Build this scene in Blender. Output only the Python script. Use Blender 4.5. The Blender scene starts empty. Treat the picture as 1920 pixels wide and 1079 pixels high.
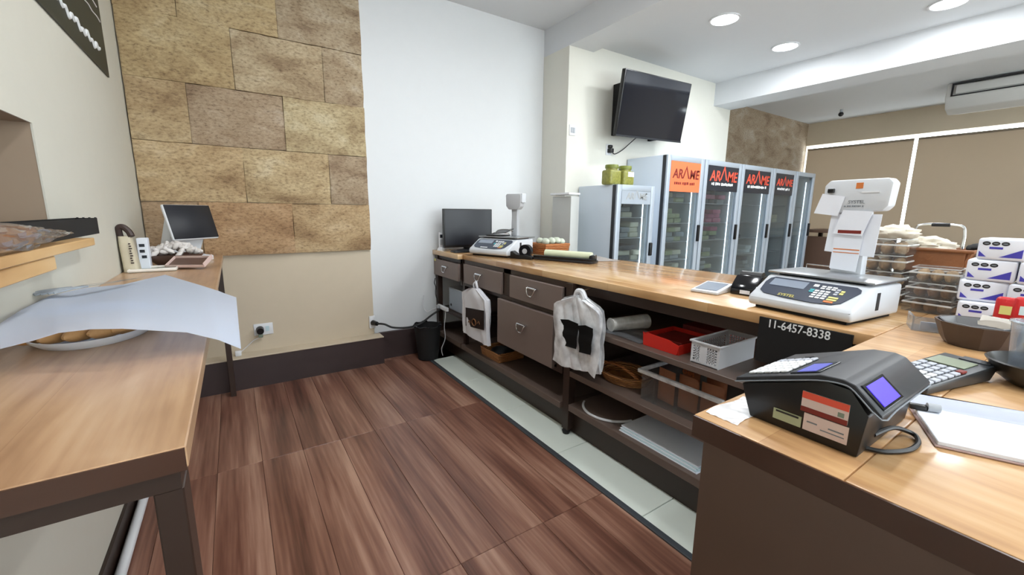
import bpy, bmesh, math, random
from mathutils import Vector, Matrix
random.seed(7)
R = math.radians
sc = bpy.context.scene
C = sc.collection

# ------------------------------------------------------------------ camera
def cam_axes(yaw, pitch, roll):
    f = Vector((math.sin(yaw)*math.cos(pitch), math.cos(yaw)*math.cos(pitch), -math.sin(pitch)))
    r = Vector((math.cos(yaw), -math.sin(yaw), 0)); d = f.cross(r)
    c, s = math.cos(roll), math.sin(roll)
    return c*r + s*d, -s*r + c*d, f
cr, cd, cf = cam_axes(R(33.5639), R(10.2849), R(-.5941))
cam = bpy.data.cameras.new('camera'); cam.sensor_width = 36; cam.lens = 781.9078/1920*36
cam.clip_start = .02; cam.clip_end = 60
camo = bpy.data.objects.new('camera', cam); C.objects.link(camo)
M = Matrix.Identity(4)
for i in range(3):
    M[i][0] = cr[i]; M[i][1] = -cd[i]; M[i][2] = -cf[i]
M.translation = (0, 0, 1.32)
camo.matrix_world = M
sc.camera = camo

# ------------------------------------------------------------------ world, exposure
w = bpy.data.worlds.new('World'); sc.world = w; w.use_nodes = True
bg = w.node_tree.nodes['Background']; bg.inputs[0].default_value = (.93, .96, 1, 1); bg.inputs[1].default_value = 9.0
vs = sc.view_settings; vs.view_transform = 'Standard'; vs.look = 'None'; vs.gamma = 1; vs.use_curve_mapping = False
vs.exposure = 0.0
LAMP_W = 13.0            # one ceiling downlight
LAMP_COL = (.95, .98, 1.0)

# ------------------------------------------------------------------ materials
def lin(v):
    v /= 255
    return v/12.92 if v <= .04045 else ((v+.055)/1.055)**2.4
def rgb(r, g, b): return (lin(r), lin(g), lin(b), 1)
MATS = {}
def nodes(name):
    m = bpy.data.materials.new(name); m.use_nodes = True
    nt = m.node_tree; MATS[name] = m
    return m, nt, nt.nodes['Principled BSDF']
def P(name, col, rough=.5, metal=0., var=.06, scale=12., bump=0., bscale=60., emit=None, estr=0., coat=0., spec=.5, trans=0., alpha=1.):
    """plain surface with slight procedural mottling and optional fine bump"""
    m, nt, b = nodes(name); N = nt.nodes.new; L = nt.links.new
    tc = N('ShaderNodeTexCoord'); no = N('ShaderNodeTexNoise'); no.inputs['Scale'].default_value = scale; no.inputs['Detail'].default_value = 4
    L(tc.outputs['Object'], no.inputs['Vector'])
    mx = N('ShaderNodeMix'); mx.data_type = 'RGBA'
    c = rgb(*col)
    mx.inputs[6].default_value = tuple(max(0, x*(1-var)) for x in c[:3])+(1,)
    mx.inputs[7].default_value = tuple(min(1, x*(1+var)) for x in c[:3])+(1,)
    L(no.outputs[0], mx.inputs[0]); L(mx.outputs[2], b.inputs['Base Color'])
    b.inputs['Roughness'].default_value = rough; b.inputs['Metallic'].default_value = metal
    b.inputs['Specular IOR Level'].default_value = spec
    b.inputs['Coat Weight'].default_value = coat; b.inputs['Transmission Weight'].default_value = trans; b.inputs['Alpha'].default_value = alpha
    if bump:
        n2 = N('ShaderNodeTexNoise'); n2.inputs['Scale'].default_value = bscale; n2.inputs['Detail'].default_value = 5
        L(tc.outputs['Object'], n2.inputs['Vector'])
        bp = N('ShaderNodeBump'); bp.inputs['Strength'].default_value = bump; bp.inputs['Distance'].default_value = .01
        L(n2.outputs[0], bp.inputs['Height']); L(bp.outputs[0], b.inputs['Normal'])
    if emit:
        b.inputs['Emission Color'].default_value = rgb(*emit); b.inputs['Emission Strength'].default_value = estr
    return m
def ramp(nt, stops):
    r = nt.nodes.new('ShaderNodeValToRGB'); e = r.color_ramp.elements
    while len(e) < len(stops): e.new(.5)
    for el, (p, c) in zip(e, stops): el.position = p; el.color = rgb(*c)
    return r
def wood(name, lo, mid, hi, along='Y', rough=.3, stave=(.5, .05), blot=2.2, fine=1., coat=0.):
    """lacquered timber: staves (brick texture) + stretched grain + large blotches"""
    m, nt, b = nodes(name); N = nt.nodes.new; L = nt.links.new
    tc = N('ShaderNodeTexCoord'); mp = N('ShaderNodeMapping')
    if along == 'Y': mp.inputs['Rotation'].default_value = (0, 0, R(90))
    L(tc.outputs['Object'], mp.inputs['Vector'])
    br = N('ShaderNodeTexBrick'); br.inputs['Scale'].default_value = 1; br.inputs['Mortar Size'].default_value = .0006
    br.inputs['Brick Width'].default_value = stave[0]; br.inputs['Row Height'].default_value = stave[1]
    br.inputs['Color1'].default_value = (.25, .25, .25, 1); br.inputs['Color2'].default_value = (.75, .75, .75, 1); br.inputs['Mortar'].default_value = (.1, .1, .1, 1)
    L(mp.outputs[0], br.inputs['Vector'])
    m2 = N('ShaderNodeMapping'); m2.inputs['Scale'].default_value = (3, 45, 20); L(mp.outputs[0], m2.inputs['Vector'])
    g = N('ShaderNodeTexNoise'); g.inputs['Scale'].default_value = fine; g.inputs['Detail'].default_value = 6; L(m2.outputs[0], g.inputs['Vector'])
    m3 = N('ShaderNodeMapping'); m3.inputs['Scale'].default_value = (1, 2.6, 1); m3.inputs['Rotation'].default_value = (0, 0, R(17)); L(mp.outputs[0], m3.inputs['Vector'])
    bl = N('ShaderNodeTexNoise'); bl.inputs['Scale'].default_value = blot; bl.inputs['Detail'].default_value = 3; bl.inputs['Distortion'].default_value = .7; L(m3.outputs[0], bl.inputs['Vector'])
    def math_(op, a, bb):
        n = N('ShaderNodeMath'); n.operation = op
        for i, v in enumerate((a, bb)):
            if isinstance(v, float): n.inputs[i].default_value = v
            else: L(v, n.inputs[i])
        return n.outputs[0]
    s = math_('ADD', math_('MULTIPLY', br.outputs[0], .28), math_('MULTIPLY', g.outputs[0], .34))
    s = math_('ADD', s, math_('MULTIPLY', bl.outputs[0], .38))
    rp = ramp(nt, [(.3, lo), (.5, mid), (.68, hi)]); L(s, rp.inputs[0]); L(rp.outputs[0], b.inputs['Base Color'])
    b.inputs['Roughness'].default_value = rough; b.inputs['Coat Weight'].default_value = coat; b.inputs['Coat Roughness'].default_value = .12
    bp = N('ShaderNodeBump'); bp.inputs['Strength'].default_value = .06; L(g.outputs[0], bp.inputs['Height']); L(bp.outputs[0], b.inputs['Normal'])
    return m
def floorwood(name):
    m, nt, b = nodes(name); N = nt.nodes.new; L = nt.links.new
    tc = N('ShaderNodeTexCoord'); oi = N('ShaderNodeObjectInfo')
    ad = N('ShaderNodeVectorMath'); ad.operation = 'ADD'
    sv = N('ShaderNodeCombineXYZ')
    mu = N('ShaderNodeMath'); mu.operation = 'MULTIPLY'; mu.inputs[1].default_value = 37.
    L(oi.outputs['Random'], mu.inputs[0]); L(mu.outputs[0], sv.inputs[0]); L(mu.outputs[0], sv.inputs[1])
    L(tc.outputs['Object'], ad.inputs[0]); L(sv.outputs[0], ad.inputs[1])
    def noise(scx, scy, d, dist=0.):
        mp = N('ShaderNodeMapping'); mp.inputs['Scale'].default_value = (scx, scy, 1); L(ad.outputs[0], mp.inputs['Vector'])
        n = N('ShaderNodeTexNoise'); n.inputs['Scale'].default_value = 1; n.inputs['Detail'].default_value = d; n.inputs['Distortion'].default_value = dist
        L(mp.outputs[0], n.inputs['Vector']); return n.outputs[0]
    a = noise(9, .55, 3, .3); c = noise(60, 2.2, 5); e = noise(2.2, .7, 2)
    def ma(op, x, y):
        n = N('ShaderNodeMath'); n.operation = op
        for i, v in enumerate((x, y)):
            if isinstance(v, float): n.inputs[i].default_value = v
            else: L(v, n.inputs[i])
        return n.outputs[0]
    s = ma('ADD', ma('MULTIPLY', a, .5), ma('ADD', ma('MULTIPLY', c, .28), ma('MULTIPLY', e, .22)))
    rp = ramp(nt, [(.35, (68, 40, 31)), (.44, (106, 69, 56)), (.52, (132, 93, 77)), (.65, (174, 137, 117))]); L(s, rp.inputs[0]); L(rp.outputs[0], b.inputs['Base Color'])
    b.inputs['Roughness'].default_value = .3
    bp = N('ShaderNodeBump'); bp.inputs['Strength'].default_value = .05; L(c, bp.inputs['Height']); L(bp.outputs[0], b.inputs['Normal'])
    return m
def stone(name, usecol=True, tint=(150, 130, 105)):
    m, nt, b = nodes(name); N = nt.nodes.new; L = nt.links.new
    tc = N('ShaderNodeTexCoord')
    n1 = N('ShaderNodeTexNoise'); n1.inputs['Scale'].default_value = 3.2; n1.inputs['Detail'].default_value = 6; n1.inputs['Distortion'].default_value = .8
    mp = N('ShaderNodeMapping'); mp.inputs['Scale'].default_value = (1, 1, 2.0); L(tc.outputs['Object'], mp.inputs['Vector']); L(mp.outputs[0], n1.inputs['Vector'])
    n2 = N('ShaderNodeTexNoise'); n2.inputs['Scale'].default_value = 38; n2.inputs['Detail'].default_value = 8; n2.inputs['Roughness'].default_value = .7; L(mp.outputs[0], n2.inputs['Vector'])
    rp = ramp(nt, [(.26, (150, 128, 104)), (.42, (184, 165, 138)), (.58, (200, 184, 158)), (.74, (214, 203, 184))]); L(n1.outputs[0], rp.inputs[0])
    r2 = ramp(nt, [(.32, (146, 134, 124)), (.47, (228, 224, 218)), (.62, (255, 255, 252))]); L(n2.outputs[0], r2.inputs[0])
    mx = N('ShaderNodeMix'); mx.data_type = 'RGBA'; mx.blend_type = 'MULTIPLY'; mx.inputs[0].default_value = .85
    L(rp.outputs[0], mx.inputs[6]); L(r2.outputs[0], mx.inputs[7])
    mc = N('ShaderNodeMix'); mc.data_type = 'RGBA'; mc.blend_type = 'MULTIPLY'; mc.inputs[0].default_value = 1
    L(mx.outputs[2], mc.inputs[6])
    if usecol:
        oi = N('ShaderNodeObjectInfo'); L(oi.outputs['Color'], mc.inputs[7])
    else: mc.inputs[7].default_value = rgb(*tint)
    L(mc.outputs[2], b.inputs['Base Color']); b.inputs['Roughness'].default_value = .85
    bp = N('ShaderNodeBump'); bp.inputs['Strength'].default_value = .55; bp.inputs['Distance'].default_value = .008; L(n2.outputs[0], bp.inputs['Height']); L(bp.outputs[0], b.inputs['Normal'])
    return m
def glass(name, tint=(235, 240, 240), gloss=.06, rough=.02, milk=0., milkcol=(235, 235, 235)):
    """thin clear sheet: transparent + fresnel gloss (+ a little milky diffuse)"""
    m = bpy.data.materials.new(name); m.use_nodes = True; nt = m.node_tree; MATS[name] = m
    for n in list(nt.nodes): nt.nodes.remove(n)
    N = nt.nodes.new; L = nt.links.new
    o = N('ShaderNodeOutputMaterial'); t = N('ShaderNodeBsdfTransparent'); t.inputs[0].default_value = rgb(*tint)
    g = N('ShaderNodeBsdfGlossy'); g.inputs['Roughness'].default_value = rough
    ge = N('ShaderNodeNewGeometry'); dt = N('ShaderNodeVectorMath'); dt.operation = 'DOT_PRODUCT'
    L(ge.outputs['Incoming'], dt.inputs[0]); L(ge.outputs['Normal'], dt.inputs[1])
    def ma(op, a, b=None):
        n = N('ShaderNodeMath'); n.operation = op; n.use_clamp = op != 'ABSOLUTE'
        for i, v in enumerate((a, b)):
            if v is None: continue
            if isinstance(v, (int, float)): n.inputs[i].default_value = v
            else: L(v, n.inputs[i])
        return n
    ad = ma('ADD', ma('MULTIPLY', ma('POWER', ma('SUBTRACT', 1., ma('ABSOLUTE', dt.outputs['Value']).outputs[0]).outputs[0], 5.).outputs[0], .9).outputs[0], gloss)
    mix = N('ShaderNodeMixShader'); L(ad.outputs[0], mix.inputs[0]); L(t.outputs[0], mix.inputs[1]); L(g.outputs[0], mix.inputs[2])
    last = mix
    if milk:
        d = N('ShaderNodeBsdfPrincipled'); d.inputs['Base Color'].default_value = rgb(*milkcol); d.inputs['Roughness'].default_value = .35
        no = N('ShaderNodeTexNoise'); no.inputs['Scale'].default_value = 14; no.inputs['Detail'].default_value = 3
        tc = N('ShaderNodeTexCoord'); L(tc.outputs['Object'], no.inputs['Vector'])
        mr = N('ShaderNodeMapRange'); mr.inputs[1].default_value = .3; mr.inputs[2].default_value = .7; mr.inputs[3].default_value = milk*.6; mr.inputs[4].default_value = min(1, milk*1.4); L(no.outputs[0], mr.inputs[0])
        m2 = N('ShaderNodeMixShader'); L(mr.outputs[0], m2.inputs[0]); L(mix.outputs[0], m2.inputs[1]); L(d.outputs[0], m2.inputs[2]); last = m2
    L(last.outputs[0], o.inputs[0])
    return m
def wicker(name, a, b_):
    m, nt, b = nodes(name); N = nt.nodes.new; L = nt.links.new
    tc = N('ShaderNodeTexCoord'); wv = N('ShaderNodeTexWave'); wv.bands_direction = 'Z'; wv.inputs['Scale'].default_value = 30; wv.inputs['Distortion'].default_value = 4
    wv.inputs['Detail'].default_value = 2; L(tc.outputs['Object'], wv.inputs['Vector'])
    rp = ramp(nt, [(.2, a), (.8, b_)]); L(wv.outputs[0], rp.inputs[0]); L(rp.outputs[0], b.inputs['Base Color']); b.inputs['Roughness'].default_value = .6
    bp = N('ShaderNodeBump'); bp.inputs['Strength'].default_value = .6; bp.inputs['Distance'].default_value = .005; L(wv.outputs[0], bp.inputs['Height']); L(bp.outputs[0], b.inputs['Normal'])
    return m

P('niche_tan', (158, 138, 118), .7, var=.05)
P('cabinet_grey', (182, 184, 182), .5, .15, var=.04)
P('paint_left', (206, 203, 191), .75, var=.02, bump=.05)
P('paint_cream', (200, 186, 164), .7, var=.03, bump=.05)
P('paint_white', (222, 225, 228), .6, var=.015, bump=.03)
P('paint_tv', (220, 219, 210), .65, var=.02, bump=.03)
P('ceiling_paint', (214, 217, 221), .7, var=.012)
P('dark_brown', (50, 35, 28), .4, var=.15, scale=5)
P('skirt_brown', (60, 48, 48), .45, var=.1)
P('panel_brown', (92, 72, 62), .35, var=.12, scale=4)
P('fascia_brown', (70, 46, 35), .28, var=.15, scale=9)
P('drawer_taupe', (124, 109, 103), .45, var=.04)
P('shelf_brown', (104, 88, 80), .4, var=.12)
P('chrome', (215, 218, 222), .18, 1., var=.03)
P('steel', (176, 180, 184), .32, 1., var=.05)
P('zinc', (188, 192, 196), .38, .6, var=.06)
P('black_plastic', (13, 13, 16), .35, var=.1)
P('black_gloss', (14, 16, 22), .12, var=.1)
P('black_matte', (15, 15, 17), .75, var=.1)
P('charcoal', (40, 42, 47), .4, var=.06)
P('screen', (20, 24, 34), .08, var=.1, coat=.3)
P('screen_matte', (16, 18, 28), .35, var=.08)
P('white_plastic', (222, 224, 228), .35, var=.02)
P('grey_plastic', (168, 172, 178), .4, var=.03)
P('pole_grey', (182, 184, 188), .45, var=.03)
P('scale_white', (206, 210, 216), .32, var=.02)
P('scale_blue', (38, 48, 68), .3, var=.1)
P('lcd', (136, 146, 162), .2, var=.05)
P('key_white', (228, 230, 232), .5, var=.02)
P('key_grey', (176, 180, 190), .5, var=.02)
P('key_yellow', (216, 210, 130), .5)
P('key_orange', (208, 120, 60), .5)
P('key_teal', (70, 180, 190), .5)
P('gold_print', (188, 176, 96), .5)
P('white_print', (238, 240, 242), .6, var=.01)
P('ink_black', (26, 26, 30), .6)
P('ink_grey', (120, 126, 134), .6)
P('ink_red', (222, 84, 62), .55)
P('ink_dark_red', (120, 34, 26), .55)
P('fridge_white', (206, 217, 230), .35, var=.015)
P('fridge_grey', (176, 186, 198), .4, .3, var=.03)
P('fridge_inside', (188, 194, 196), .5, var=.03)
P('sign_orange', (240, 118, 74), .5, var=.02)
P('sign_black', (34, 38, 48), .35, var=.05)
P('added_led_white', (255, 255, 255), .5, emit=(235, 245, 255), estr=6.)  # glow of the lights added inside the fridges
P('lamp_face', (255, 255, 255), .5, emit=(240, 248, 255), estr=14.)
P('lcd_blue', (70, 60, 230), .3, emit=(88, 60, 250), estr=.75)
P('lcd_dim', (90, 96, 170), .3, emit=(90, 90, 230), estr=.35)
P('paper', (232, 236, 246), .8, var=.015)
P('paper_warm', (232, 226, 218), .8, var=.02)
P('paper_blue', (230, 239, 255), .85, var=.012)
P('pad_pink', (176, 150, 146), .8)
P('bag_white', (224, 225, 232), .55, var=.03, bump=.3, bscale=18)
P('crust', (186, 136, 80), .6, var=.25, scale=9, bump=.2)
P('crust_dark', (140, 92, 54), .6, var=.25, scale=9, bump=.2)
P('wrap_white', (214, 208, 204), .4, var=.12, scale=30, bump=.5, bscale=40)
P('wrap_green', (206, 214, 196), .4, var=.12, scale=30, bump=.5, bscale=40)
P('dough', (176, 142, 102), .7, var=.2, scale=40, bump=.4)
P('cake_brown', (134, 98, 66), .8, var=.2, scale=50, bump=.3)
P('pink_tray', (214, 188, 180), .55, var=.08)
P('tray_green', (120, 132, 118), .45, var=.12)
P('coffee_bag', (202, 192, 168), .5, var=.1, bump=.3, bscale=15)
P('coffee_dark', (58, 42, 38), .5, var=.2)
P('label_cyan', (196, 218, 226), .6)
P('bowl_brown', (96, 72, 62), .35, var=.1)
P('red_plastic', (206, 42, 32), .35, var=.05)
P('red_dark', (120, 30, 28), .5, var=.08)
P('red_wrap', (200, 40, 44), .3, var=.1, bump=.4, bscale=30)
P('basket_white', (216, 218, 224), .45, var=.02)
P('box_brown', (78, 56, 44), .6, var=.1)
glass('edge_highlight', (240, 242, 242), .12, .1, milk=.6, milkcol=(236, 236, 234))  # milky white paints crisp highlights along the container edges
P('basket_brown', (134, 84, 48), .55, var=.15, scale=20, bump=.3, bscale=50)
P('cloth_cream', (224, 216, 200), .85, var=.05, bump=.5, bscale=12)
P('tissue_white', (226, 230, 240), .55, var=.03)
P('tissue_blue', (66, 62, 168), .5, var=.05)
P('grey_bowl', (112, 112, 114), .35, var=.08)
P('brown_bowl', (70, 58, 54), .4, var=.1)
P('dark_bowl', (36, 34, 32), .3, var=.1)
P('olive_jar', (138, 138, 66), .35, var=.55, scale=60)
P('jar_lid', (112, 122, 40), .4)
P('blind', (150, 140, 126), .8, var=.02)
def fabric_translucent(m, col, k):
    nt = m.node_tree; b = nt.nodes['Principled BSDF']; o = nt.nodes['Material Output']
    t = nt.nodes.new('ShaderNodeBsdfTranslucent'); t.inputs[0].default_value = rgb(*col)
    mx = nt.nodes.new('ShaderNodeMixShader'); mx.inputs[0].default_value = k
    nt.links.new(b.outputs[0], mx.inputs[1]); nt.links.new(t.outputs[0], mx.inputs[2]); nt.links.new(mx.outputs[0], o.inputs[0])
fabric_translucent(MATS['blind'], (196, 182, 166), .36)
P('rail_white', (236, 236, 236), .4)
P('ac_white', (206, 206, 204), .45, var=.02)
P('poster_dark', (38, 44, 36), .5, var=.25, scale=3)
P('calc_grey', (50, 54, 58), .4, var=.05)
P('calc_lcd', (126, 136, 112), .3, var=.04)
P('sticker_green', (168, 174, 142), .6, var=.08, scale=90)
P('sticker_pink', (214, 192, 186), .6, var=.05, scale=90)
P('tile_white', (226, 234, 226), .3, var=.03, scale=3)
P('grout', (70, 66, 64), .8)
P('edge_metal', (92, 98, 104), .4, .6)
P('chips_brown', (150, 92, 60), .5, var=.25, scale=14)
P('pack_green', (150, 158, 120), .5, var=.2, scale=20)
P('pack_pale', (196, 192, 170), .5, var=.15, scale=20)
P('pack_dark', (62, 66, 74), .5, var=.25, scale=20)
P('pack_pink', (176, 90, 120), .5, var=.2, scale=20)
P('pack_grey', (138, 144, 146), .5, var=.25, scale=20)
P('film_green', (222, 228, 196), .3, var=.04)
P('cord_black', (20, 20, 22), .45)
P('cord_white', (206, 206, 210), .45)
P('table_brown', (92, 70, 58), .45, var=.1)
P('ground', (168, 160, 148), .4)
wood('counter_wood', (148, 106, 66), (196, 154, 106), (222, 190, 146), rough=.24, stave=(.55, .06), coat=.3)
wood('near_wood', (156, 112, 72), (200, 157, 110), (220, 186, 142), rough=.36, stave=(3., .9), blot=5., coat=.12)
wood('table_wood', (140, 102, 72), (184, 148, 114), (208, 178, 146), rough=.32, stave=(4., .9), blot=3.2, coat=.1)
wood('shelf_wood', (168, 124, 76), (206, 166, 114), (222, 188, 140), rough=.4, stave=(4., .9), blot=2.)
floorwood('floor_wood')
stone('stone_tile'); stone('stone_far', False, (225, 222, 226))
glass('glass_door', (216, 222, 224), .06, milk=.03, milkcol=(190, 198, 204))  # milky grey part paints a faint reflection haze onto the doors
glass('window_glass', (240, 244, 244), .06)
glass('clear_plastic', (247, 248, 248), .04, .06, milk=.03)
glass('sleeve_plastic', (230, 232, 232), .10, .1, milk=.9, milkcol=(236, 236, 232))
glass('bag_film', (240, 242, 246), .12, .15, milk=.75, milkcol=(246, 248, 252))
glass('clear_grey', (224, 228, 232), .10, .06, milk=.2, milkcol=(206, 212, 220))
glass('tongs_plastic', (224, 228, 232), .10, .1, milk=.55, milkcol=(186, 194, 202))
glass('bread_film', (244, 242, 240), .16, .08, milk=.10, milkcol=(220, 214, 214))
wicker('wicker_tan', (112, 70, 38), (190, 132, 78))
wicker('wicker_orange', (132, 74, 36), (200, 130, 72))

# ------------------------------------------------------------------ geometry helpers
class G:
    def __init__(s): s.bm = bmesh.new()
    def _xf(s, vs_, Mx):
        if Mx is not None: bmesh.ops.transform(s.bm, matrix=Mx, verts=vs_)
        return s
    def box(s, x0, x1, y0, y1, z0, z1, bev=0., seg=2, Mx=None):
        r = bmesh.ops.create_cube(s.bm, size=1)['verts']
        for v in r: v.co = ((x0+x1)/2+v.co.x*(x1-x0), (y0+y1)/2+v.co.y*(y1-y0), (z0+z1)/2+v.co.z*(z1-z0))
        if bev:
            es = list({e for v in r for e in v.link_edges})
            o = bmesh.ops.bevel(s.bm, geom=es, offset=min(bev, .49*min(abs(x1-x0), abs(y1-y0), abs(z1-z0))), segments=seg, affect='EDGES', profile=.5)
            vs_ = set(v for f in o['faces'] for v in f.verts)
            # all verts of this island
            st = list(vs_); seen = set(st)
            while st:
                v = st.pop()
                for e in v.link_edges:
                    q = e.other_vert(v)
                    if q not in seen: seen.add(q); st.append(q)
            r = list(seen)
        return s._xf(r, Mx)
    def lathe(s, prof, n=32, c=(0, 0, 0), Mx=None, close=False, sx=1., sy=1.):
        rings = []; nv = []
        for (r, z) in prof:
            if r < 1e-6: v = s.bm.verts.new((c[0], c[1], c[2]+z)); rings.append([v]); nv.append(v)
            else:
                ring = [s.bm.verts.new((c[0]+r*sx*math.cos(2*math.pi*k/n), c[1]+r*sy*math.sin(2*math.pi*k/n), c[2]+z)) for k in range(n)]
                rings.append(ring); nv += ring
        for a, b in zip(rings, rings[1:]):
            for k in range(n):
                k2 = (k+1) % n
                if len(a) == 1 and len(b) == 1: continue
                if len(a) == 1: f = (a[0], b[k], b[k2])
                elif len(b) == 1: f = (a[k], a[k2], b[0])
                else: f = (a[k], a[k2], b[k2], b[k])
                try: s.bm.faces.new(f)
                except ValueError: pass
        return s._xf(nv, Mx)
    def cyl(s, a, b, r, r2=None, n=20):
        a, b = Vector(a), Vector(b); d = b-a; L = d.length; r2 = r if r2 is None else r2
        q = d.to_track_quat('Z', 'Y').to_matrix().to_4x4(); q.translation = a
        return s.lathe([(0, 0), (r, 0), (r2, L), (0, L)], n, Mx=q)
    def tube(s, pts, r, n=8, sub=6, closed=False):
        p = [Vector(q) for q in pts]
        if sub > 1 and len(p) > 2:
            o = []
            m = len(p)
            rng = range(m if closed else m-1)
            for i in rng:
                p0 = p[(i-1) % m] if (closed or i > 0) else p[0]; p1 = p[i]; p2 = p[(i+1) % m]; p3 = p[(i+2) % m] if (closed or i+2 < m) else p2
                for k in range(sub):
                    t = k/sub
                    o.append(.5*((2*p1)+(-p0+p2)*t+(2*p0-5*p1+4*p2-p3)*t*t+(-p0+3*p1-3*p2+p3)*t*t*t))
            if not closed: o.append(p[-1])
            p = o
        m = len(p); rings = []
        up = Vector((0, 0, 1)); pn = None
        for i, q in enumerate(p):
            if closed: t = p[(i+1) % m]-p[i-1]
            else: t = p[min(i+1, m-1)]-p[max(i-1, 0)]
            t = t.normalized() if t.length > 1e-9 else Vector((1, 0, 0))
            if pn is None:
                u = up if abs(t.dot(up)) < .95 else Vector((1, 0, 0))
                pn = (u-t*u.dot(t)).normalized()
            else: pn = (pn-t*pn.dot(t)).normalized()
            bn = t.cross(pn)
            rings.append([s.bm.verts.new(q+r*(math.cos(2*math.pi*k/n)*pn+math.sin(2*math.pi*k/n)*bn)) for k in range(n)])
        pr = list(zip(rings, rings[1:]))+([(rings[-1], rings[0])] if closed else [])
        for a, b in pr:
            for k in range(n): s.bm.faces.new((a[k], a[(k+1) % n], b[(k+1) % n], b[k]))
        if not closed:
            s.bm.faces.new(rings[0][::-1]); s.bm.faces.new(rings[-1])
        return s
    def prism(s, poly, axis, a, b, bev=0., seg=2, Mx=None):
        f = {'x': lambda p, t: (t, p[0], p[1]), 'y': lambda p, t: (p[0], t, p[1]), 'z': lambda p, t: (p[0], p[1], t)}[axis]
        A = [s.bm.verts.new(f(p, a)) for p in poly]; B_ = [s.bm.verts.new(f(p, b)) for p in poly]
        n = len(poly); fs = [s.bm.faces.new(A[::-1]), s.bm.faces.new(B_)]
        for k in range(n): fs.append(s.bm.faces.new((A[k], A[(k+1) % n], B_[(k+1) % n], B_[k])))
        vv = A+B_
        if bev:
            es = list({e for g in fs for e in g.edges})
            o = bmesh.ops.bevel(s.bm, geom=es, offset=bev, segments=seg, affect='EDGES', profile=.5)
            st = list({v for g in o['faces'] for v in g.verts}); seen = set(st)
            while st:
                v = st.pop()
                for e in v.link_edges:
                    q = e.other_vert(v)
                    if q not in seen: seen.add(q); st.append(q)
            vv = list(seen)
        return s._xf(vv, Mx)
    def grid(s, fn, nu, nv, thick=0.):
        g = [[s.bm.verts.new(fn(i/nu, j/nv)) for j in range(nv+1)] for i in range(nu+1)]
        fs = [s.bm.faces.new((g[i][j], g[i+1][j], g[i+1][j+1], g[i][j+1])) for i in range(nu) for j in range(nv)]
        if thick: bmesh.ops.solidify(s.bm, geom=fs, thickness=thick)
        return s
    def ball(s, c, r, n=12, jit=0., Mx=None):
        o = bmesh.ops.create_uvsphere(s.bm, u_segments=n, v_segments=max(6, n//2+2), radius=1)['verts']
        for v in o:
            k = 1+random.uniform(-jit, jit)
            v.co = Vector((v.co.x*r[0]*k, v.co.y*r[1]*k, v.co.z*r[2]*k))
        if Mx is not None: bmesh.ops.transform(s.bm, matrix=Mx, verts=o)
        for v in o: v.co += Vector(c)
        return s
def lump(c, r, amp=.2, freq=3., n=22, seed=0., flat=0.):
    """crumpled soft heap"""
    from mathutils import noise as mn
    g = G(); o = bmesh.ops.create_uvsphere(g.bm, u_segments=n, v_segments=max(8, n*2//3), radius=1)['verts']
    for v in o:
        d = v.co.normalized(); k = 1+amp*mn.noise(d*freq+Vector((seed, seed*.7, 0)))+amp*.5*mn.noise(d*freq*2.3+Vector((0, seed, 3)))
        v.co = Vector((d.x*r[0]*k, d.y*r[1]*k, max(-r[2]*(1-flat), d.z*r[2]*k)))+Vector(c)
    return g
def RZ(a, t=(0, 0, 0)):
    m = Matrix.Rotation(a, 4, 'Z'); m.translation = t; return m
def RX(a, t=(0, 0, 0)):
    m = Matrix.Rotation(a, 4, 'X'); m.translation = t; return m
def RY(a, t=(0, 0, 0)):
    m = Matrix.Rotation(a, 4, 'Y'); m.translation = t; return m

def tag(o, label=None, cat=None, group=None, kind=None):
    if label: o['label'] = label
    if cat: o['category'] = cat
    if group: o['group'] = group
    if kind: o['kind'] = kind
    return o
def mesh(g, mat, name='mesh', smooth=True, ang=35):
    me = bpy.data.meshes.new(name)
    bmesh.ops.recalc_face_normals(g.bm, faces=g.bm.faces[:])
    g.bm.to_mesh(me); g.bm.free()
    me.materials.append(MATS[mat])
    if smooth:
        me.shade_smooth(); me.set_sharp_from_angle(angle=R(ang))
    return me
def W(parent):
    return parent.matrix_basis if parent.parent is None else W(parent.parent) @ parent.matrix_basis
def O(name, g, mat, parent=None, world=False, **k):
    """link one mesh object; world=True: the geometry is in world coordinates"""
    me = mesh(g, mat, name, **k)
    if parent is not None and world: me.transform(W(parent).inverted())
    o = bpy.data.objects.new(name, me); C.objects.link(o)
    if parent is not None: o.parent = parent
    return o
def thing(name, label, cat, loc=(0, 0, 0), rz=0., group=None):
    o = bpy.data.objects.new(name, None); o.empty_display_size = .05; C.objects.link(o)
    o.location = loc; o.rotation_euler = (0, 0, rz)
    o.matrix_basis = RZ(rz, loc)
    return tag(o, label, cat, group)
def solo(name, g, mat, label, cat, group=None, origin=None, **k):
    """a thing that is one mesh (geometry in world coordinates, origin moved to its base)"""
    me = mesh(g, mat, name, **k)
    if origin is None:
        xs = [v.co for v in me.vertices]
        origin = Vector((sum(v.x for v in xs)/len(xs), sum(v.y for v in xs)/len(xs), min(v.z for v in xs)))
    me.transform(Matrix.Translation(-Vector(origin)))
    o = bpy.data.objects.new(name, me); C.objects.link(o); o.location = origin; o.matrix_basis = Matrix.Translation(origin)
    return tag(o, label, cat, group)
def struct(name, g, mat, **k):
    o = O(name, g, mat, **k); o['kind'] = 'structure'; return o
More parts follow.
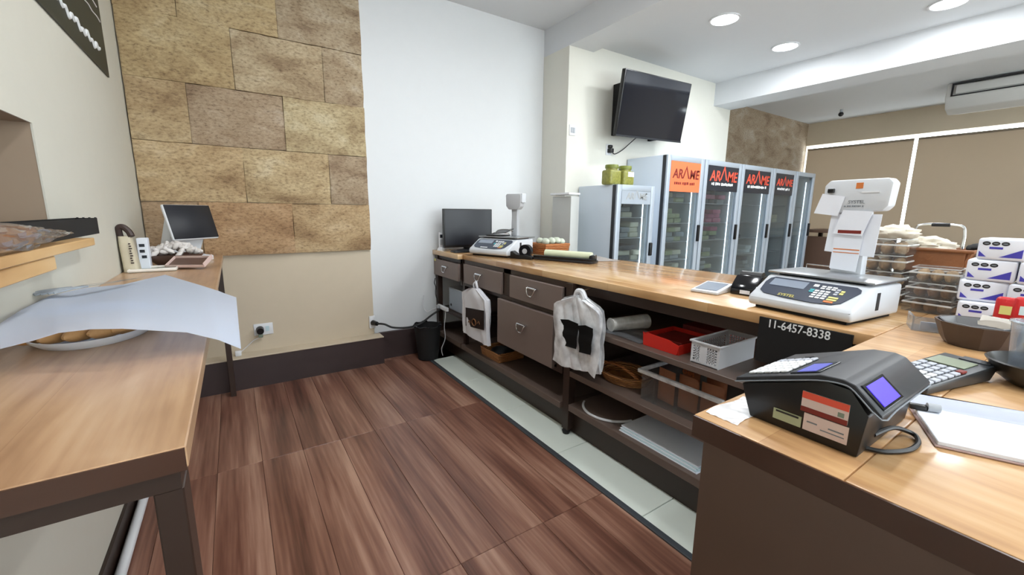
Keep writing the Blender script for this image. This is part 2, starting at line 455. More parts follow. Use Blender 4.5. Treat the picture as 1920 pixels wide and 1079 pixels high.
def textmesh(body, size, mat, name, parent, Mx, extrude=.0006, align='CENTER', shear=0., world=False, bold=0.):
    cu = bpy.data.curves.new('lettering', 'FONT'); cu.body = body; cu.size = size; cu.extrude = extrude; cu.align_x = align; cu.align_y = 'CENTER'; cu.shear = shear
    cu.offset = bold; cu.resolution_u = 3
    t = bpy.data.objects.new('lettering', cu); C.objects.link(t)
    dg = bpy.context.evaluated_depsgraph_get(); dg.update()
    me = bpy.data.meshes.new_from_object(t.evaluated_get(dg)); bpy.data.objects.remove(t); bpy.data.curves.remove(cu)
    me.transform(Mx)
    if world: me.transform(W(parent).inverted())
    me.materials.clear(); me.materials.append(MATS[mat])
    o = bpy.data.objects.new(name, me); C.objects.link(o); o.parent = parent
    return o
def basis(right, up, loc):
    """matrix whose x = right, y = up, z = out of the lettering"""
    r = Vector(right).normalized(); u = Vector(up).normalized(); n = r.cross(u)
    m = Matrix.Identity(4)
    for i in range(3): m[i][0] = r[i]; m[i][1] = u[i]; m[i][2] = n[i]
    m.translation = loc
    return m
def dup(o, parent=None):
    c = o.copy(); C.objects.link(c)
    if parent is not None: c.parent = parent
    for ch in list(o.children): dup(ch, c)
    return c
# ------------------------------------------------------------------ setting: floor
YB = 3.66
fl = struct('floor', G().box(-.7, 9., -3.3, 3.8, -.1, -.008), 'grout')
proto = None
for ix in range(-3, 8):
    for iy in range(-1, 5):
        x0 = .017+.1967*ix; x1 = min(x0+.1955, 1.356); x0 = max(x0, -.6)
        y1 = 2.41+1.165*(iy-2)+1.165; y0 = y1-1.1635; y1 = min(y1, 3.66)
        if x1-x0 < .05 or y1 < -1.5: continue
        o = O('floor_plank', G().box(-(x1-x0)/2, (x1-x0)/2, -(y1-y0)/2, (y1-y0)/2, -.009, 0, .0015, 1), 'floor_wood', fl)
        o.location = ((x0+x1)/2, (y0+y1)/2, 0)
O('shop_floor', G().box(2.556, 8.9, -3.3, 3.8, -.01, .001), 'ground', fl)
O('edge_strip', G().box(1.357, 1.388, -.8, 3.5, -.008, .006, .002, 1), 'edge_metal', fl)
for k in range(-1, 6):
    y1 = 2.782+.5825*(k-3); y0 = y1-.579; y1 = min(y1, 3.64)
    for x0 in (1.390, 1.973):
        o = O('floor_tile', G().box(0, .58, 0, y1-y0, -.01, .002, .002, 1), 'tile_white', fl); o.location = (x0, y0, 0)
    if k == 5: break
o = O('floor_tile', G().box(0, .58, 0, .27, -.01, .002, .002, 1), 'tile_white', fl); o.location = (1.390, 3.367, 0)

# ------------------------------------------------------------------ setting: walls
wb = struct('wall_back', G().box(-.7, .957, 3.64, 3.8, 0, 3.2), 'paint_cream')
rows = [(.99, 1.366), (1.366, 1.747), (1.747, 2.127), (2.127, 2.516), (2.516, 2.90), (2.90, 3.12)]
joints = [[-.186, .384], [.10, .665], [-.18, .379], [.095, .668], [-.18, .384], [.1, .665]]
tint = [(200, 178, 160), (206, 172, 142), (226, 206, 176), (236, 220, 186), (240, 224, 190), (196, 186, 182), (214, 196, 168), (186, 166, 158), (250, 240, 214), (206, 190, 160), (226, 216, 198), (206, 200, 196)]
tcol = [[(206, 182, 166), (212, 172, 140), (226, 200, 166)], [(234, 212, 178), (240, 224, 192), (204, 194, 192)], [(216, 198, 168), (196, 182, 178), (244, 236, 210)],
        [(220, 204, 166), (230, 224, 212), (212, 206, 202)], [(224, 206, 168), (228, 212, 174), (208, 202, 200)], [(206, 192, 166), (220, 206, 176), (206, 200, 196)]]
for ri, ((z0, z1), jn) in enumerate(zip(rows, joints)):
    xs = [-.484]+jn+[.957]
    for k in range(len(xs)-1):
        x0, x1 = xs[k]+.0012, xs[k+1]-.0012; a0, a1 = z0+.0014, z1-.0014
        g = G(); nu = max(5, int((x1-x0)/.035)); nv = 11; rnd = random.Random(ri*7+k); off = rnd.uniform(-.006, .006); sd = rnd.uniform(0, 40)
        from mathutils import noise as mn
        def fn(u, v):
            x = x0+(x1-x0)*u; z = a0+(a1-a0)*v
            ed = min(u, 1-u, v, 1-v); e = .012 if ed < 1e-6 else 0
            wob = .0035*mn.noise(Vector((x*9+sd, z*9, 1))) if (ed < 1e-6) else 0
            d = .012*mn.noise(Vector((x*4+sd, z*6, 0)))+.006*mn.noise(Vector((x*16+sd, z*20, 3)))
            return (x+wob, 3.602+off+e*.45-d, z+wob)
        g.grid(fn, nu, nv)
        # skirt back to the wall
        bnd = [e for e in g.bm.edges if e.is_boundary]
        ex = bmesh.ops.extrude_edge_only(g.bm, edges=bnd)['geom']
        for v in ex:
            if isinstance(v, bmesh.types.BMVert): v.co.y = 3.642
        o = O('stone', g, 'stone_tile', wb, ang=50)
        tc_ = tcol[ri][k]; o.color = tuple(min(1., (c/238)**1.15) for c in tc_)+(1,)
struct('wall_back_white', G().box(.957, 2.79, YB, 3.8, 0, 3.2), 'paint_white')
struct('wall_television', G().box(2.792, 3.1, 3.27, 3.8, 0, 2.872).box(3.1, 5.58, 3.27, 3.8, 0, 3.2), 'paint_tv')
struct('wall_right_bay', G().box(5.58, 8.9, YB, 3.8, 0, 3.2), 'stone_far')
# left wall with its niche
g = G().box(-.62, -.49, 2.0, 3.8, 0, 3.2).box(-.62, -.49, -3.3, 2.0, 1.62, 3.2).box(-.62, -.49, -3.3, 2.0, 0, 1.14).box(-.62, -.49, -3.3, .65, 1.14, 1.62).box(-.495, -.49, 1.95, 2.0, 1.14, 1.62).box(-.495, -.49, .65, 1.95, 1.575, 1.62).box(-.495, -.49, .65, 1.95, 1.14, 1.19)
wl = struct('wall_left', g, 'paint_left')
O('niche_lining', G().box(-.80, -.78, .6, 2.05, 1.1, 1.7).box(-.78, -.4955, 1.951, 1.999, 1.14, 1.62).box(-.78, -.4955, .7, 1.951, 1.576, 1.619).box(-.78, -.4955, .7, 1.951, 1.141, 1.189).box(-.78, -.4955, .651, .7, 1.141, 1.619), 'niche_tan', wl)
# skirtings
t1 = struct('trim_1', G().box(-.49, 1.0, 3.52, 3.64, 0, .235), 'skirt_brown')
O('ledge', G().box(-.49, 1.003, 3.512, 3.64, .235, .246, .003, 1), 'paint_cream', t1)
struct('baseboard_back', G().box(1.0, 2.4, 3.625, 3.66, 0, .245), 'skirt_brown')
struct('baseboard_left', G().box(-.49, -.478, -1.5, 3.52, 0, .09), 'dark_brown')
# right wall, window openings, blinds
XR = 8.8
g = G().box(XR, XR+.15, -3.3, 3.8, 0, .85).box(XR, XR+.15, -3.3, 3.8, 2.55, 3.2).box(XR, XR+.15, -3.3, -.6, .85, 2.55).box(XR, XR+.15, 3.655, 3.8, .85, 2.55)
struct('wall_right', g, 'paint_cream')
w1 = struct('window_1', G().box(XR+.05, XR+.06, -.6, 3.655, .85, 2.55), 'window_glass')
O('window_frame', G().box(XR+.03, XR+.09, -.6, 3.655, .85, .9).box(XR+.03, XR+.09, -.6, -.55, .9, 2.55), 'rail_white', w1)
# front wall behind the camera with a wide shop window
g = G().box(-.7, 9, -3.45, -3.3, 0, .6).box(-.7, 9, -3.45, -3.3, 2.7, 3.2).box(-.7, .1, -3.45, -3.3, .6, 2.7).box(6.4, 9, -3.45, -3.3, .6, 2.7)
struct('wall_front', g, 'paint_cream')
w2 = struct('window_2', G().box(.1, 6.4, -3.4, -3.39, .6, 2.7), 'window_glass')
O('window_frame', G().box(.1, 6.4, -3.42, -3.37, .6, .66).box(.1, 6.4, -3.42, -3.37, 2.64, 2.7).box(2.17, 2.23, -3.42, -3.37, .66, 2.64).box(4.27, 4.33, -3.42, -3.37, .66, 2.64), 'black_plastic', w2)
# ceilings and beams
struct('ceiling', G().box(-.7, 2.79, -3.45, 3.8, 3.12, 3.3), 'ceiling_paint')
struct('ceiling_middle', G().box(3.1, 5.2, -3.45, 3.8, 2.93, 3.3), 'ceiling_paint')
struct('ceiling_right', G().box(5.58, 9, -3.45, 3.8, 2.93, 3.3), 'ceiling_paint')
struct('trim_2', G().box(2.79, 3.1, -3.45, 3.8, 2.87, 3.3), 'ceiling_paint')['label'] = 'white ceiling beam above the counter'
struct('trim_3', G().box(5.2, 5.58, -3.45, 3.8, 2.665, 3.3), 'ceiling_paint')['label'] = 'white ceiling beam before the blinds'

# ------------------------------------------------------------------ ceiling lamps
def downlight(x, y, z, label, group=None, r=.105):
    t = thing('ceiling_lamp', label, 'lamp', (x, y, z), 0, group)
    O('rim', G().lathe([(r*1.14, 0), (r*1.14, -.008), (r, -.010), (r, 0)], 40), 'white_plastic', t)
    O('diffuser', G().lathe([(0, -.004), (r, -.004), (r, 0)], 40), 'lamp_face', t)
    la = bpy.data.lights.new('lamp_light', 'AREA'); la.shape = 'DISK'; la.size = r*1.8; la.energy = LAMP_W; la.color = LAMP_COL
    lo = bpy.data.objects.new('lamp_light', la); C.objects.link(lo); lo.parent = t; lo.location = (0, 0, -.012)
    return t
downlight(3.59, 2.23, 2.93, 'round ceiling downlight nearest the television')
downlight(4.63, 2.22, 2.93, 'round ceiling downlight above the row of tall fridges')
downlight(4.72, 1.11, 2.93, 'round ceiling downlight cut by the top edge of the picture')
for x, y, z in [(3.6, 1.1, 2.93), (3.6, 0, 2.93), (4.7, 0, 2.93), (3.6, -1.3, 2.93), (4.7, -1.3, 2.93), (.75, 2.0, 3.12), (.75, .6, 3.12), (1.9, 1.3, 3.12), (.75, -.9, 3.12), (1.9, -.9, 3.12), (6.9, -.6, 2.93)]:
    downlight(x, y, z, 'round ceiling downlight outside the picture', 'ceiling downlights overhead')

# ------------------------------------------------------------------ right bay: blinds, air conditioner, camera, furniture
for (y0, y1, lb) in ((2.17, 3.60, 'taupe roller blind in the far corner beside the stone wall'), (-.62, 2.125, 'wide taupe roller blind nearer the air conditioner')):
    t = thing('roller_blind', lb, 'blind', (XR-.05, (y0+y1)/2, .85), 0, 'roller blinds on the shop window')
    O('fabric', G().box(XR-.052, XR-.048, y0, y1, .85, 2.475), 'blind', t, True)
    O('bottom_bar', G().box(XR-.06, XR-.04, y0, y1, .835, .86, .005), 'blind', t, True)
    O('top_bar', G().box(XR-.065, XR-.03, y0, y1, 2.455, 2.485, .006), 'blind', t, True)
t = thing('air_conditioner', 'white ceiling-hung air conditioner near the blinds', 'air conditioner', (7.8, .95, 2.62))
O('body', G().prism([(7.5, 2.925), (7.48, 2.75), (7.56, 2.63), (7.70, 2.585), (8.2, 2.66), (8.2, 2.925)], 'y', .2, 1.64, .015), 'ac_white', t, True)
for z0, z1 in ((2.895, 2.912), (2.765, 2.777)): O('louvre_edge', G().box(7.468, 7.492, .25, 1.59, z0, z1), 'ink_black', t, True)
O('louvre_edge', G().box(7.468, 7.492, 1.575, 1.59, 2.765, 2.91), 'ink_black', t, True)
O('louvre', G().box(7.464, 7.482, .25, 1.55, 2.79, 2.882, .004), 'ac_white', t, True)
t = thing('security_camera', 'small black security camera under the far ceiling', 'camera', (8.0, 2.9, 2.86))
O('mount', G().cyl((8.0, 2.9, 2.93), (8.0, 2.9, 2.87), .02), 'grey_plastic', t, True)
O('dome', G().ball((8.0, 2.9, 2.86), (.035, .035, .035)), 'black_plastic', t, True)
t = thing('side_table', 'brown wooden table standing past the last fridge', 'table', (7.7, 2.5, 0))
O('table_top', G().box(7.3, 8.1, 2.0, 3.0, 1.06, 1.10, .004), 'table_brown', t, True)
for a, b in ((7.33, 2.03), (8.07, 2.03), (7.33, 2.97), (8.07, 2.97)): O('leg', G().box(a-.025, a+.025, b-.025, b+.025, 0, 1.06), 'dark_brown', t, True)
O('back_panel', G().box(7.4, 7.42, 2.05, 2.95, .1, 1.0), 'table_brown', t, True)

# ------------------------------------------------------------------ television, sockets on the far wall
t = thing('television', 'large wall-mounted television tilted down from the cream wall', 'television', (3.72, 3.27, 2.38))
tvM = Matrix.Translation((3.715, 2.995, 2.38)) @ RY(R(-1.6)) @ RX(R(9.5))
O('casing', G().box(-.515, .515, -.02, .025, -.298, .298, .006, 2, tvM), 'black_plastic', t, True)
O('screen', G().box(-.505, .505, -.0225, -.019, -.282, .288, 0, 2, tvM), 'screen', t, True)
O('bezel', G().box(-.517, .517, -.024, -.015, -.301, -.284, .002, 1, tvM), 'charcoal', t, True)
O('bracket', G().box(3.42, 4.0, 3.1, 3.269, 2.2, 2.55).box(3.4, 3.44, 3.04, 3.269, 2.12, 2.62).box(3.98, 4.02, 3.04, 3.269, 2.12, 2.62), 'black_matte', t, True)
t = thing('wall_switch', 'small white socket plate high on the cream wall', 'socket', (2.86, 3.27, 2.07))
O('plate', G().box(2.82, 2.90, 3.262, 3.27, 2.065, 2.165, .003), 'white_plastic', t, True)
O('socket_face', G().box(2.835, 2.857, 3.258, 3.263, 2.09, 2.14).box(2.864, 2.886, 3.258, 3.263, 2.09, 2.14), 'grey_plastic', t, True)
t = thing('wall_outlet', 'wall outlet with a black plug under the television', 'outlet', (3.366, 3.27, 1.97))
O('plate', G().box(3.33, 3.41, 3.262, 3.27, 1.92, 2.03, .003), 'white_plastic', t, True)
O('plug', G().box(3.345, 3.395, 3.21, 3.262, 1.94, 1.985, .008).box(3.35, 3.39, 3.225, 3.262, 1.99, 2.02, .006), 'black_plastic', t, True)
O('cord', G().tube([(3.39, 3.235, 1.95), (3.44, 3.24, 1.935), (3.55, 3.25, 1.98), (3.64, 3.22, 2.06), (3.66, 3.12, 2.13)], .005), 'cord_black', t, True)

# ------------------------------------------------------------------ fridges
def marks(parent, x0, x1, y, z, h, mat, rnd, world=True):
    """a line of print too small to read"""
    g = G(); x = x0
    while x < x1-h:
        wd = rnd.uniform(.5, 1.)*h
        g.box(x, min(x+wd, x1), y-.001, y, z-h/2*rnd.uniform(.6, 1), z+h/2*rnd.uniform(.6, 1)); x += wd+h*(.25 if rnd.random() > .2 else .7)
    o = O('small_print', g, mat, parent, world); o['kind'] = 'stuff'; return o
def fridge(x0, x1, z1, label, sign, prod, led=True, name='display_fridge', y0=2.74, y1=3.26, hinge=1):
    t = thing(name, label, 'fridge', ((x0+x1)/2, (y0+y1)/2, 0), 0, 'display fridges along the wall')
    e = .03; wd = x1-x0
    O('body', G().box(x0, x0+e, y0+.05, y1, .05, z1, .006).box(x1-e, x1, y0+.05, y1, .05, z1, .006).box(x0+e, x1-e, y1-e, y1, .05, z1-.02).box(x0+e, x1-e, y0+.05, y1-e, z1-.05, z1-.004).box(x0+e, x1-e, y0+.05, y1-e, .05, .4).box(x0+.03, x1-.03, y0+.1, y1-.05, 0, .05), 'fridge_white', t, True)
    O('lining', G().box(x0+e, x0+e+.006, y0+.06, y1-e, .4, z1-.05).box(x1-e-.006, x1-e, y0+.06, y1-e, .4, z1-.05).box(x0+e, x1-e, y1-e-.006, y1-e, .4, z1-.05), 'fridge_inside', t, True)
    d = O('door', G().box(x0+.004, x0+.062, y0, y0+.045, .38, z1, .006).box(x1-.062, x1-.004, y0, y0+.045, .38, z1, .006).box(x0+.062, x1-.062, y0, y0+.045, z1-.055, z1, .004).box(x0+.062, x1-.062, y0, y0+.045, .38, .45, .004), 'fridge_grey', t, True)
    O('gasket', G().box(x0-.003, x0+.006, y0+.02, y0+.055, .38, z1-.003), 'charcoal', d, True)
    O('glass', G().box(x0+.06, x1-.06, y0+.012, y0+.02, .45, z1-.05), 'glass_door', d, True)
    O('handle', G().box(x1-.05, x1-.016, y0-.022, y0+.002, 1.02 if z1 > 1.7 else .9, 1.2 if z1 > 1.7 else 1.03, .006), 'black_plastic', d, True)
    if sign:
        smat, tmat, sub = sign; hs = .30 if smat == 'sign_orange' else (.27 if z1 > 1.7 else .12)
        zt = z1-.055; s_ = O('sign_panel', G().box(x0+.066, x1-.066, y0+.002, y0+.012, zt-hs, zt), smat, t, True)
        cx = (x0+x1)/2
        k = (wd-.14)/.48*(1 if z1 > 1.7 else .8)
        textmesh('AR', .125*k, tmat, 'lettering', s_, basis((1, 0, 0), (0, 0, 1), (cx-.13*k, y0+.0012, zt-hs*.42)), shear=.12, world=True, bold=.003)
        textmesh('ME', .125*k, tmat, 'lettering', s_, basis((1, 0, 0), (0, 0, 1), (cx+.14*k, y0+.0012, zt-hs*.42)), shear=.12, world=True, bold=.003)
        textmesh('´', .125*k, tmat, 'lettering', s_, basis((1, 0, 0), (0, 0, 1), (cx+.19*k, y0+.0012, zt-hs*.40)), shear=.12, world=True, bold=.003)
        zz = zt-hs*.55
        O('chevron', G().prism([(cx-.055*k, zz), (cx-.035*k, zz), (cx+.006*k, zz+.095*k), (cx+.04*k, zz), (cx+.062*k, zz), (cx+.008*k, zz+.125*k)], 'y', y0+.0004, y0+.0018), tmat, s_, True, smooth=False)
        if sub: marks(s_, cx-.18*k, cx+.19*k, y0+.0014, zt-hs*.72, .034, sub, random.Random(int(x0*100)))
    zs = [.62, .82, 1.02, 1.22, 1.44] if z1 > 1.7 else [.62, .85, 1.08, 1.28]
    for z in zs: O('wire_shelf', G().box(x0+.04, x1-.04, y0+.08, y1-.05, z-.008, z), 'zinc', t, True)
    O('hidden_fill_strip', G().box(x0+.032, x0+.044, y0+.056, y0+.066, .45, z1-.08), 'added_led_white', t, True)  # hidden behind the door frame, added to brighten the fridge interior
    if led: O('added_light_tube', G().cyl((x1-.085, y0+.075, .5), (x1-.085, y0+.075, z1-.12), .006, n=10), 'added_led_white', t, True)  # glowing tube added in place of a reflected line, also brightens the interior
    return zs
rnd = random.Random(3)
CN = {'pack_pale': 'pale', 'pack_green': 'green', 'pack_grey': 'grey', 'pack_dark': 'dark', 'pack_pink': 'pink', 'fridge_inside': 'whitish'}
def packs(x0, x1, zs, mats, where, y0=2.84, fill=1.):
    for zi, z in enumerate(sorted(zs, reverse=True)):
        x = x0+.06; st = 0
        while x < x1-.15:
            if rnd.random() < fill:
                wd = rnd.uniform(.11, .16); n = rnd.choice([2, 2, 3, 3]); st += 1
                for k in range(n):
                    h = .05
                    dx = rnd.uniform(-.006, .006); m = rnd.choice(mats); yy = y0+rnd.uniform(0, .05)
                    a, b = z+k*(h+.001), z+k*(h+.001)+h
                    lb = '%s %s pack in stack %s, %s shelf of the %s fridge' % (('bottom', 'second', 'third')[k], CN[m], ('one', 'two', 'three', 'four', 'five')[st-1], ('top', 'second', 'third', 'fourth', 'fifth')[zi], where)
                    solo('food_pack', G().box(x+dx, x+wd+dx, yy, yy+.2, a+.0005, b, .008, 2), m, lb, 'food pack', 'packs in the %s fridge' % where)
                x += wd+.015
            else: x += .13
zs = fridge(2.965, 3.507, 1.58, 'low pale-blue display fridge with two green jars on top', ('fridge_grey', 'zinc', None), None)
packs(2.965, 3.507, zs[:3]+[1.28], ['pack_dark', 'pack_pale', 'pack_pale', 'pack_grey'], 'low pale-blue', fill=.95)
zs = fridge(3.66, 4.295, 1.9, 'tall display fridge with an orange header, nearest of the row', ('sign_orange', 'ink_dark_red', 'ink_dark_red'), None)
packs(3.66, 4.2, zs, ['pack_pale', 'pack_green', 'pack_grey', 'pack_grey'], 'orange-headed', fill=.92)
zs = fridge(4.305, 5.05, 1.9, 'tall black-headed display fridge next to the orange-headed one', ('sign_black', 'ink_red', 'white_print'), None)
packs(4.305, 4.95, zs, ['pack_grey', 'pack_green', 'pack_dark', 'pack_pink', 'pack_dark'], 'first black-headed', fill=.9)
zs = fridge(5.06, 5.80, 1.9, 'middle one of the three black-headed display fridges', ('sign_black', 'ink_red', 'white_print'), None)
packs(5.06, 5.7, zs[:3], ['pack_grey', 'pack_dark', 'fridge_inside'], 'middle black-headed', fill=.5)
zs = fridge(5.81, 6.43, 1.9, 'farthest of the three black-headed display fridges', ('sign_black', 'ink_red', 'white_print'), None, False)
packs(5.81, 6.3, zs[:4], ['pack_grey', 'pack_dark', 'pack_pale'], 'farthest black-headed', fill=.4)
zs = fridge(6.44, 7.01, 1.9, 'plain tall display fridge without a header at the end of the row', None, None)
# jars on the low fridge, steel cabinet beside it
for i, (x, lb) in enumerate(((3.005, 'square jar of green olives, left of two on the low fridge'), (3.185, 'square jar of green olives with a white label on the low fridge'))):
    t = thing('olive_jar', lb, 'jar', (x, 2.86, 1.58), 0, 'olive jars on the low fridge')
    O('jar_body', G().box(-.075, .075, -.06, .06, 0, .135, .02, 3).lathe([(.055, .13), (.055, .15)], 24), 'olive_jar', t)
    O('lid', G().lathe([(0, .182), (.058, .182), (.062, .176), (.062, .15), (0, .15)], 28), 'jar_lid', t)
    if i: O('paper_label', G().box(-.02, .06, -.0625, -.0605, .08, .125), 'paper', t)
t = thing('steel_cabinet', 'brushed steel cabinet between the white wall and low fridge', 'cabinet', (2.68, 3.1, 0))
O('body', G().box(2.63, 2.735, 2.99, 3.262, 0, 1.47, .006), 'cabinet_grey', t, True)
O('top', G().box(2.6, 2.74, 2.985, 3.264, 1.482, 1.502, .004), 'white_plastic', t, True)
# ------------------------------------------------------------------ left table, wall shelf, poster
t = thing('work_table', 'long narrow wooden work table along the left wall', 'table', (-.285, 2.1, 0))
O('table_top', G().box(-.489, -.0815, .68, 3.583, .968, 1.0, .002, 1), 'table_wood', t, True)
O('apron', G().box(-.485, -.092, .686, .72, .937, .968).box(-.12, -.092, .72, 3.5, .937, .968), 'dark_brown', t, True)
O('edge_band', G().box(-.489, -.083, .6775, .6815, .966, .9985), 'fascia_brown', t, True)
for y0, y1 in ((.688, .75), (3.42, 3.47)): O('leg', G().box(-.124, -.0905, y0, y1, 0, .937, .002, 1), 'dark_brown', t, True)
for y0, y1 in ((.69, .76), (3.42, 3.47)): O('leg', G().box(-.475, -.425, y0, y1, 0, .968, .002, 1), 'dark_brown', t, True)
solo('floor_pipe', G().tube([(-.452, -.6, .02), (-.452, 3.4, .02)], .018, 12, 1), 'white_plastic', 'white pipe lying along the floor under the work table', 'pipe')
t = thing('wall_shelf', 'thick pale wooden shelf fixed to the left wall at the niche', 'shelf', (-.44, 1.2, 1.164))
O('board', G().box(-.489, -.38, .3, 1.88, 1.20, 1.224, .002, 1), 'shelf_wood', t, True)
O('lower_board', G().box(-.489, -.385, .3, 1.52, 1.164, 1.198, .002, 1), 'shelf_wood', t, True)
t = thing('black_tray', 'flat black plastic tray on the wall shelf', 'tray', (-.455, 1.74, 1.224))
O('tray_body', G().box(-.486, -.424, 1.30, 2.18, 1.2245, 1.230).box(-.486, -.482, 1.30, 2.18, 1.230, 1.282).box(-.428, -.424, 1.30, 2.18, 1.230, 1.282).box(-.482, -.428, 2.176, 2.18, 1.230, 1.282).box(-.482, -.428, 1.30, 1.304, 1.230, 1.282), 'black_matte', t, True)
for k in range(4): O('slot_rib', G().box(-.480+.016*k, -.474+.016*k, 2.18, 2.184, 1.235, 1.284), 'black_plastic', t, True)
t = thing('bread_bag', 'sliced loaf in a clear plastic bag on the wall shelf', 'bread', (-.34, 1.28, 1.225))
O('loaf', lump((-.396, 1.22, 1.256), (.022, .26, .027), .12, 3., 22, 4.), 'crust_dark', t, True)
def fbag(u, v):
    a = 2*math.pi*v; s = math.sin(math.pi*min(1, u*1.05+.02)) if u < .8 else max(.08, math.sin(math.pi*min(1, .8*1.05+.02))*(1-(u-.8)*3.4))
    y = .92+.74*u; r = .6+.45*s
    return (-.396+.024*r*math.cos(a)+.006*math.sin(9*a+u*20), y, 1.258-.008*u+.032*s*math.sin(a)+.003*math.sin(7*a+u*31))
O('plastic_bag', G().grid(fbag, 26, 28), 'bread_film', t, True)
t = thing('wall_poster', 'dark poster with white handwriting high on the left wall', 'poster', (-.488, 2.6, 2.0))
O('sheet', G().box(-.49, -.483, 1.7, 3.2, 2.007, 2.9), 'poster_dark', t, True)
pts = []
for k in range(40):
    y = 2.42+.016*k; pts.append((-.482, y, 2.10+.012*math.sin(k*1.3)+.008*math.sin(k*.55)))
O('script_line', G().tube(pts, .007, 6, 3), 'white_print', t, True)
for j, (a, b, z) in enumerate(((2.75, 3.16, 2.27), (2.72, 3.13, 2.33), (2.8, 3.14, 2.39), (2.78, 3.1, 2.45))):
    O('chalk_line', G().tube([(-.482, a+(b-a)*k/8, z+.004*math.sin(k*2.1+j)) for k in range(9)], .003, 5, 2), 'white_print', t, True)

# things on the left table
N_ = [(-.396, 1.183, 1.05), (-.351, 1.178, 1.06), (-.314, 1.18, 1.07), (-.262, 1.16, 1.075), (-.209, 1.132, 1.075), (-.107, 1.137, 1.05), (-.051, 1.113, 1.03), (-.011, 1.119, 1.0)]
F_ = [(-.45, 1.365, 1.065), (-.464, 1.53, 1.065), (-.474, 1.776, 1.06), (-.457, 2.04, 1.04), (-.375, 2.16, 1.028), (-.296, 2.583, 1.0045), (-.129, 2.13, 1.0045), (-.015, 1.812, 1.0)]
def lerpc(P_, u):
    x = u*(len(P_)-1); i = min(int(x), len(P_)-2); f = x-i
    return Vector(P_[i]).lerp(Vector(P_[i+1]), f)
def sheet(u, v):
    a, b = lerpc(N_, u), lerpc(F_, u)
    p = a.lerp(b, v)
    p.z = a.z+(b.z-a.z)*v**1.3+.006*math.sin(6*u+2)*math.sin(math.pi*v)
    p.z = max(p.z, 1.004 if p.x < -.07 else .96)
    return p
solo('paper_sheet', G().grid(sheet, 42, 24, .0012), 'paper_blue', 'large white paper sheet covering a tray on the work table', 'paper', ang=60)
t = thing('bread_tray', 'white oval tray of bread rolls half under the paper sheet', 'tray', (-.31, 1.47, 1.0))
O('dish', G().lathe([(0, .004), (.10, .004), (.118, .022), (.124, .024), (.120, .016), (.104, 0), (0, 0)], 48, (-.315, 1.45, 1.0005), sy=1.42), 'white_plastic', t, True)
for k, (x, y, a) in enumerate(((-.398, 1.385, 62), (-.356, 1.370, 60), (-.314, 1.365, 58), (-.272, 1.368, 56), (-.236, 1.39, 54))):
    solo('bread_roll', G().ball((x, y, 1.028), (.060, .0175, .019), 18, .02, RZ(R(a))), 'crust', ('leftmost', 'second', 'middle', 'fourth', 'rightmost')[k]+' golden bread roll in the white oval tray', 'bread', 'rolls in the oval tray')
t = thing('serving_tongs', 'clear plastic serving tongs lying on the paper sheet', 'tongs', (-.39, 2.0, 1.06))
tp = [Vector((-.449, 1.747, 1.072)), Vector((-.409, 1.79, 1.076)), Vector((-.37, 1.95, 1.062)), Vector((-.334, 2.15, 1.046))]
for s in (-1, 1):
    O('arm', G().grid(lambda u, v: lerpc(tp, .22+.78*u)+Vector((.014*(v-.5)+s*.010*(1-u), 0, .004+.004*s*(1-u))), 14, 3, .002), 'tongs_plastic', t, True)
    for k in range(4):
        b = tp[0]+Vector((s*.014, 0, .006)); O('tine', G().tube([b+Vector((.035+.004*s, .05, 0)), b+Vector((.010*(k-1.5), -.0, .002)), b+Vector((-.03+.011*(k-1.5), -.05+.004*k, -.002))], .003, 6, 4), 'tongs_plastic', t, True)
# point-of-sale terminal: a slanted screen on a white wedge foot
t = thing('sales_terminal', 'white point-of-sale terminal with a tilted black screen', 'terminal', (-.22, 3.35, 1.0))
sM = Matrix.Translation((-.192, 3.19, 1.135)) @ RZ(R(45.2)) @ RX(R(-14.6)) @ Matrix.Translation((0, 0, .1065))
O('frame', G().box(-.149, .149, -.008, .012, -.1065, .1065, .008, 3, sM), 'white_plastic', t, True)
O('screen', G().box(-.144, .146, -.0105, -.007, -.100, .103, .003, 2, sM), 'screen_matte', t, True)
O('stand', G().prism([(.0, .16), (.04, .33), (.055, .33), (.16, .03), (.16, .001), (.0, .001), (.0, .03), (.11, .035), (.045, .18)], 'x', -.11, .11, .004, 2, RZ(R(45.2), (-.20, 3.198, 1.0))), 'white_plastic', t, True)
# snack bowl
t = thing('snack_bowl', 'brown oval bowl heaped with wrapped sweets before the terminal', 'bowl', (-.295, 3.02, 1.0))
O('bowl_shell', G().lathe([(0, .001), (.07, .001), (.126, .05), (.138, .066), (.130, .066), (.118, .05), (.066, .010), (0, .008)], 40, (-.295, 3.02, 1.0), sy=.8), 'bowl_brown', t, True)
rs = random.Random(11)
for k in range(64):
    a = rs.uniform(0, 2*math.pi); q = math.sqrt(rs.random())*.118
    x, y = -.295+q*math.cos(a), 3.02+q*.8*math.sin(a); z = 1.066+.052*(1-(q/.118)**2)+rs.uniform(-.006, .012)
    Mx = Matrix.Rotation(rs.uniform(0, 6), 4, 'X') @ Matrix.Rotation(rs.uniform(0, 6), 4, 'Z')
    solo('wrapped_sweet', G().ball((x, y, z), (.024, .013, .012), 8, .2, Mx), 'wrap_white', 'twist-wrapped pale sweet heaped in the brown oval bowl', 'sweet', 'sweets in the oval bowl', ang=60)
t = thing('green_tray', 'shallow green tray with a pale rim in front of the snack bowl', 'tray', (-.36, 2.83, 1.0))
O('tray_base', G().box(-.455, -.27, 2.76, 2.9, 1.0005, 1.006), 'tray_green', t, True)
O('rim', G().tube([(-.455, 2.76, 1.01), (-.27, 2.76, 1.01), (-.27, 2.9, 1.01), (-.455, 2.9, 1.01)], .008, 8, 1, True), 'paper_warm', t, True)
t = thing('cardboard_tray', 'pink cardboard tray leaning on the snack bowl', 'tray', (-.2, 2.86, 1.0))
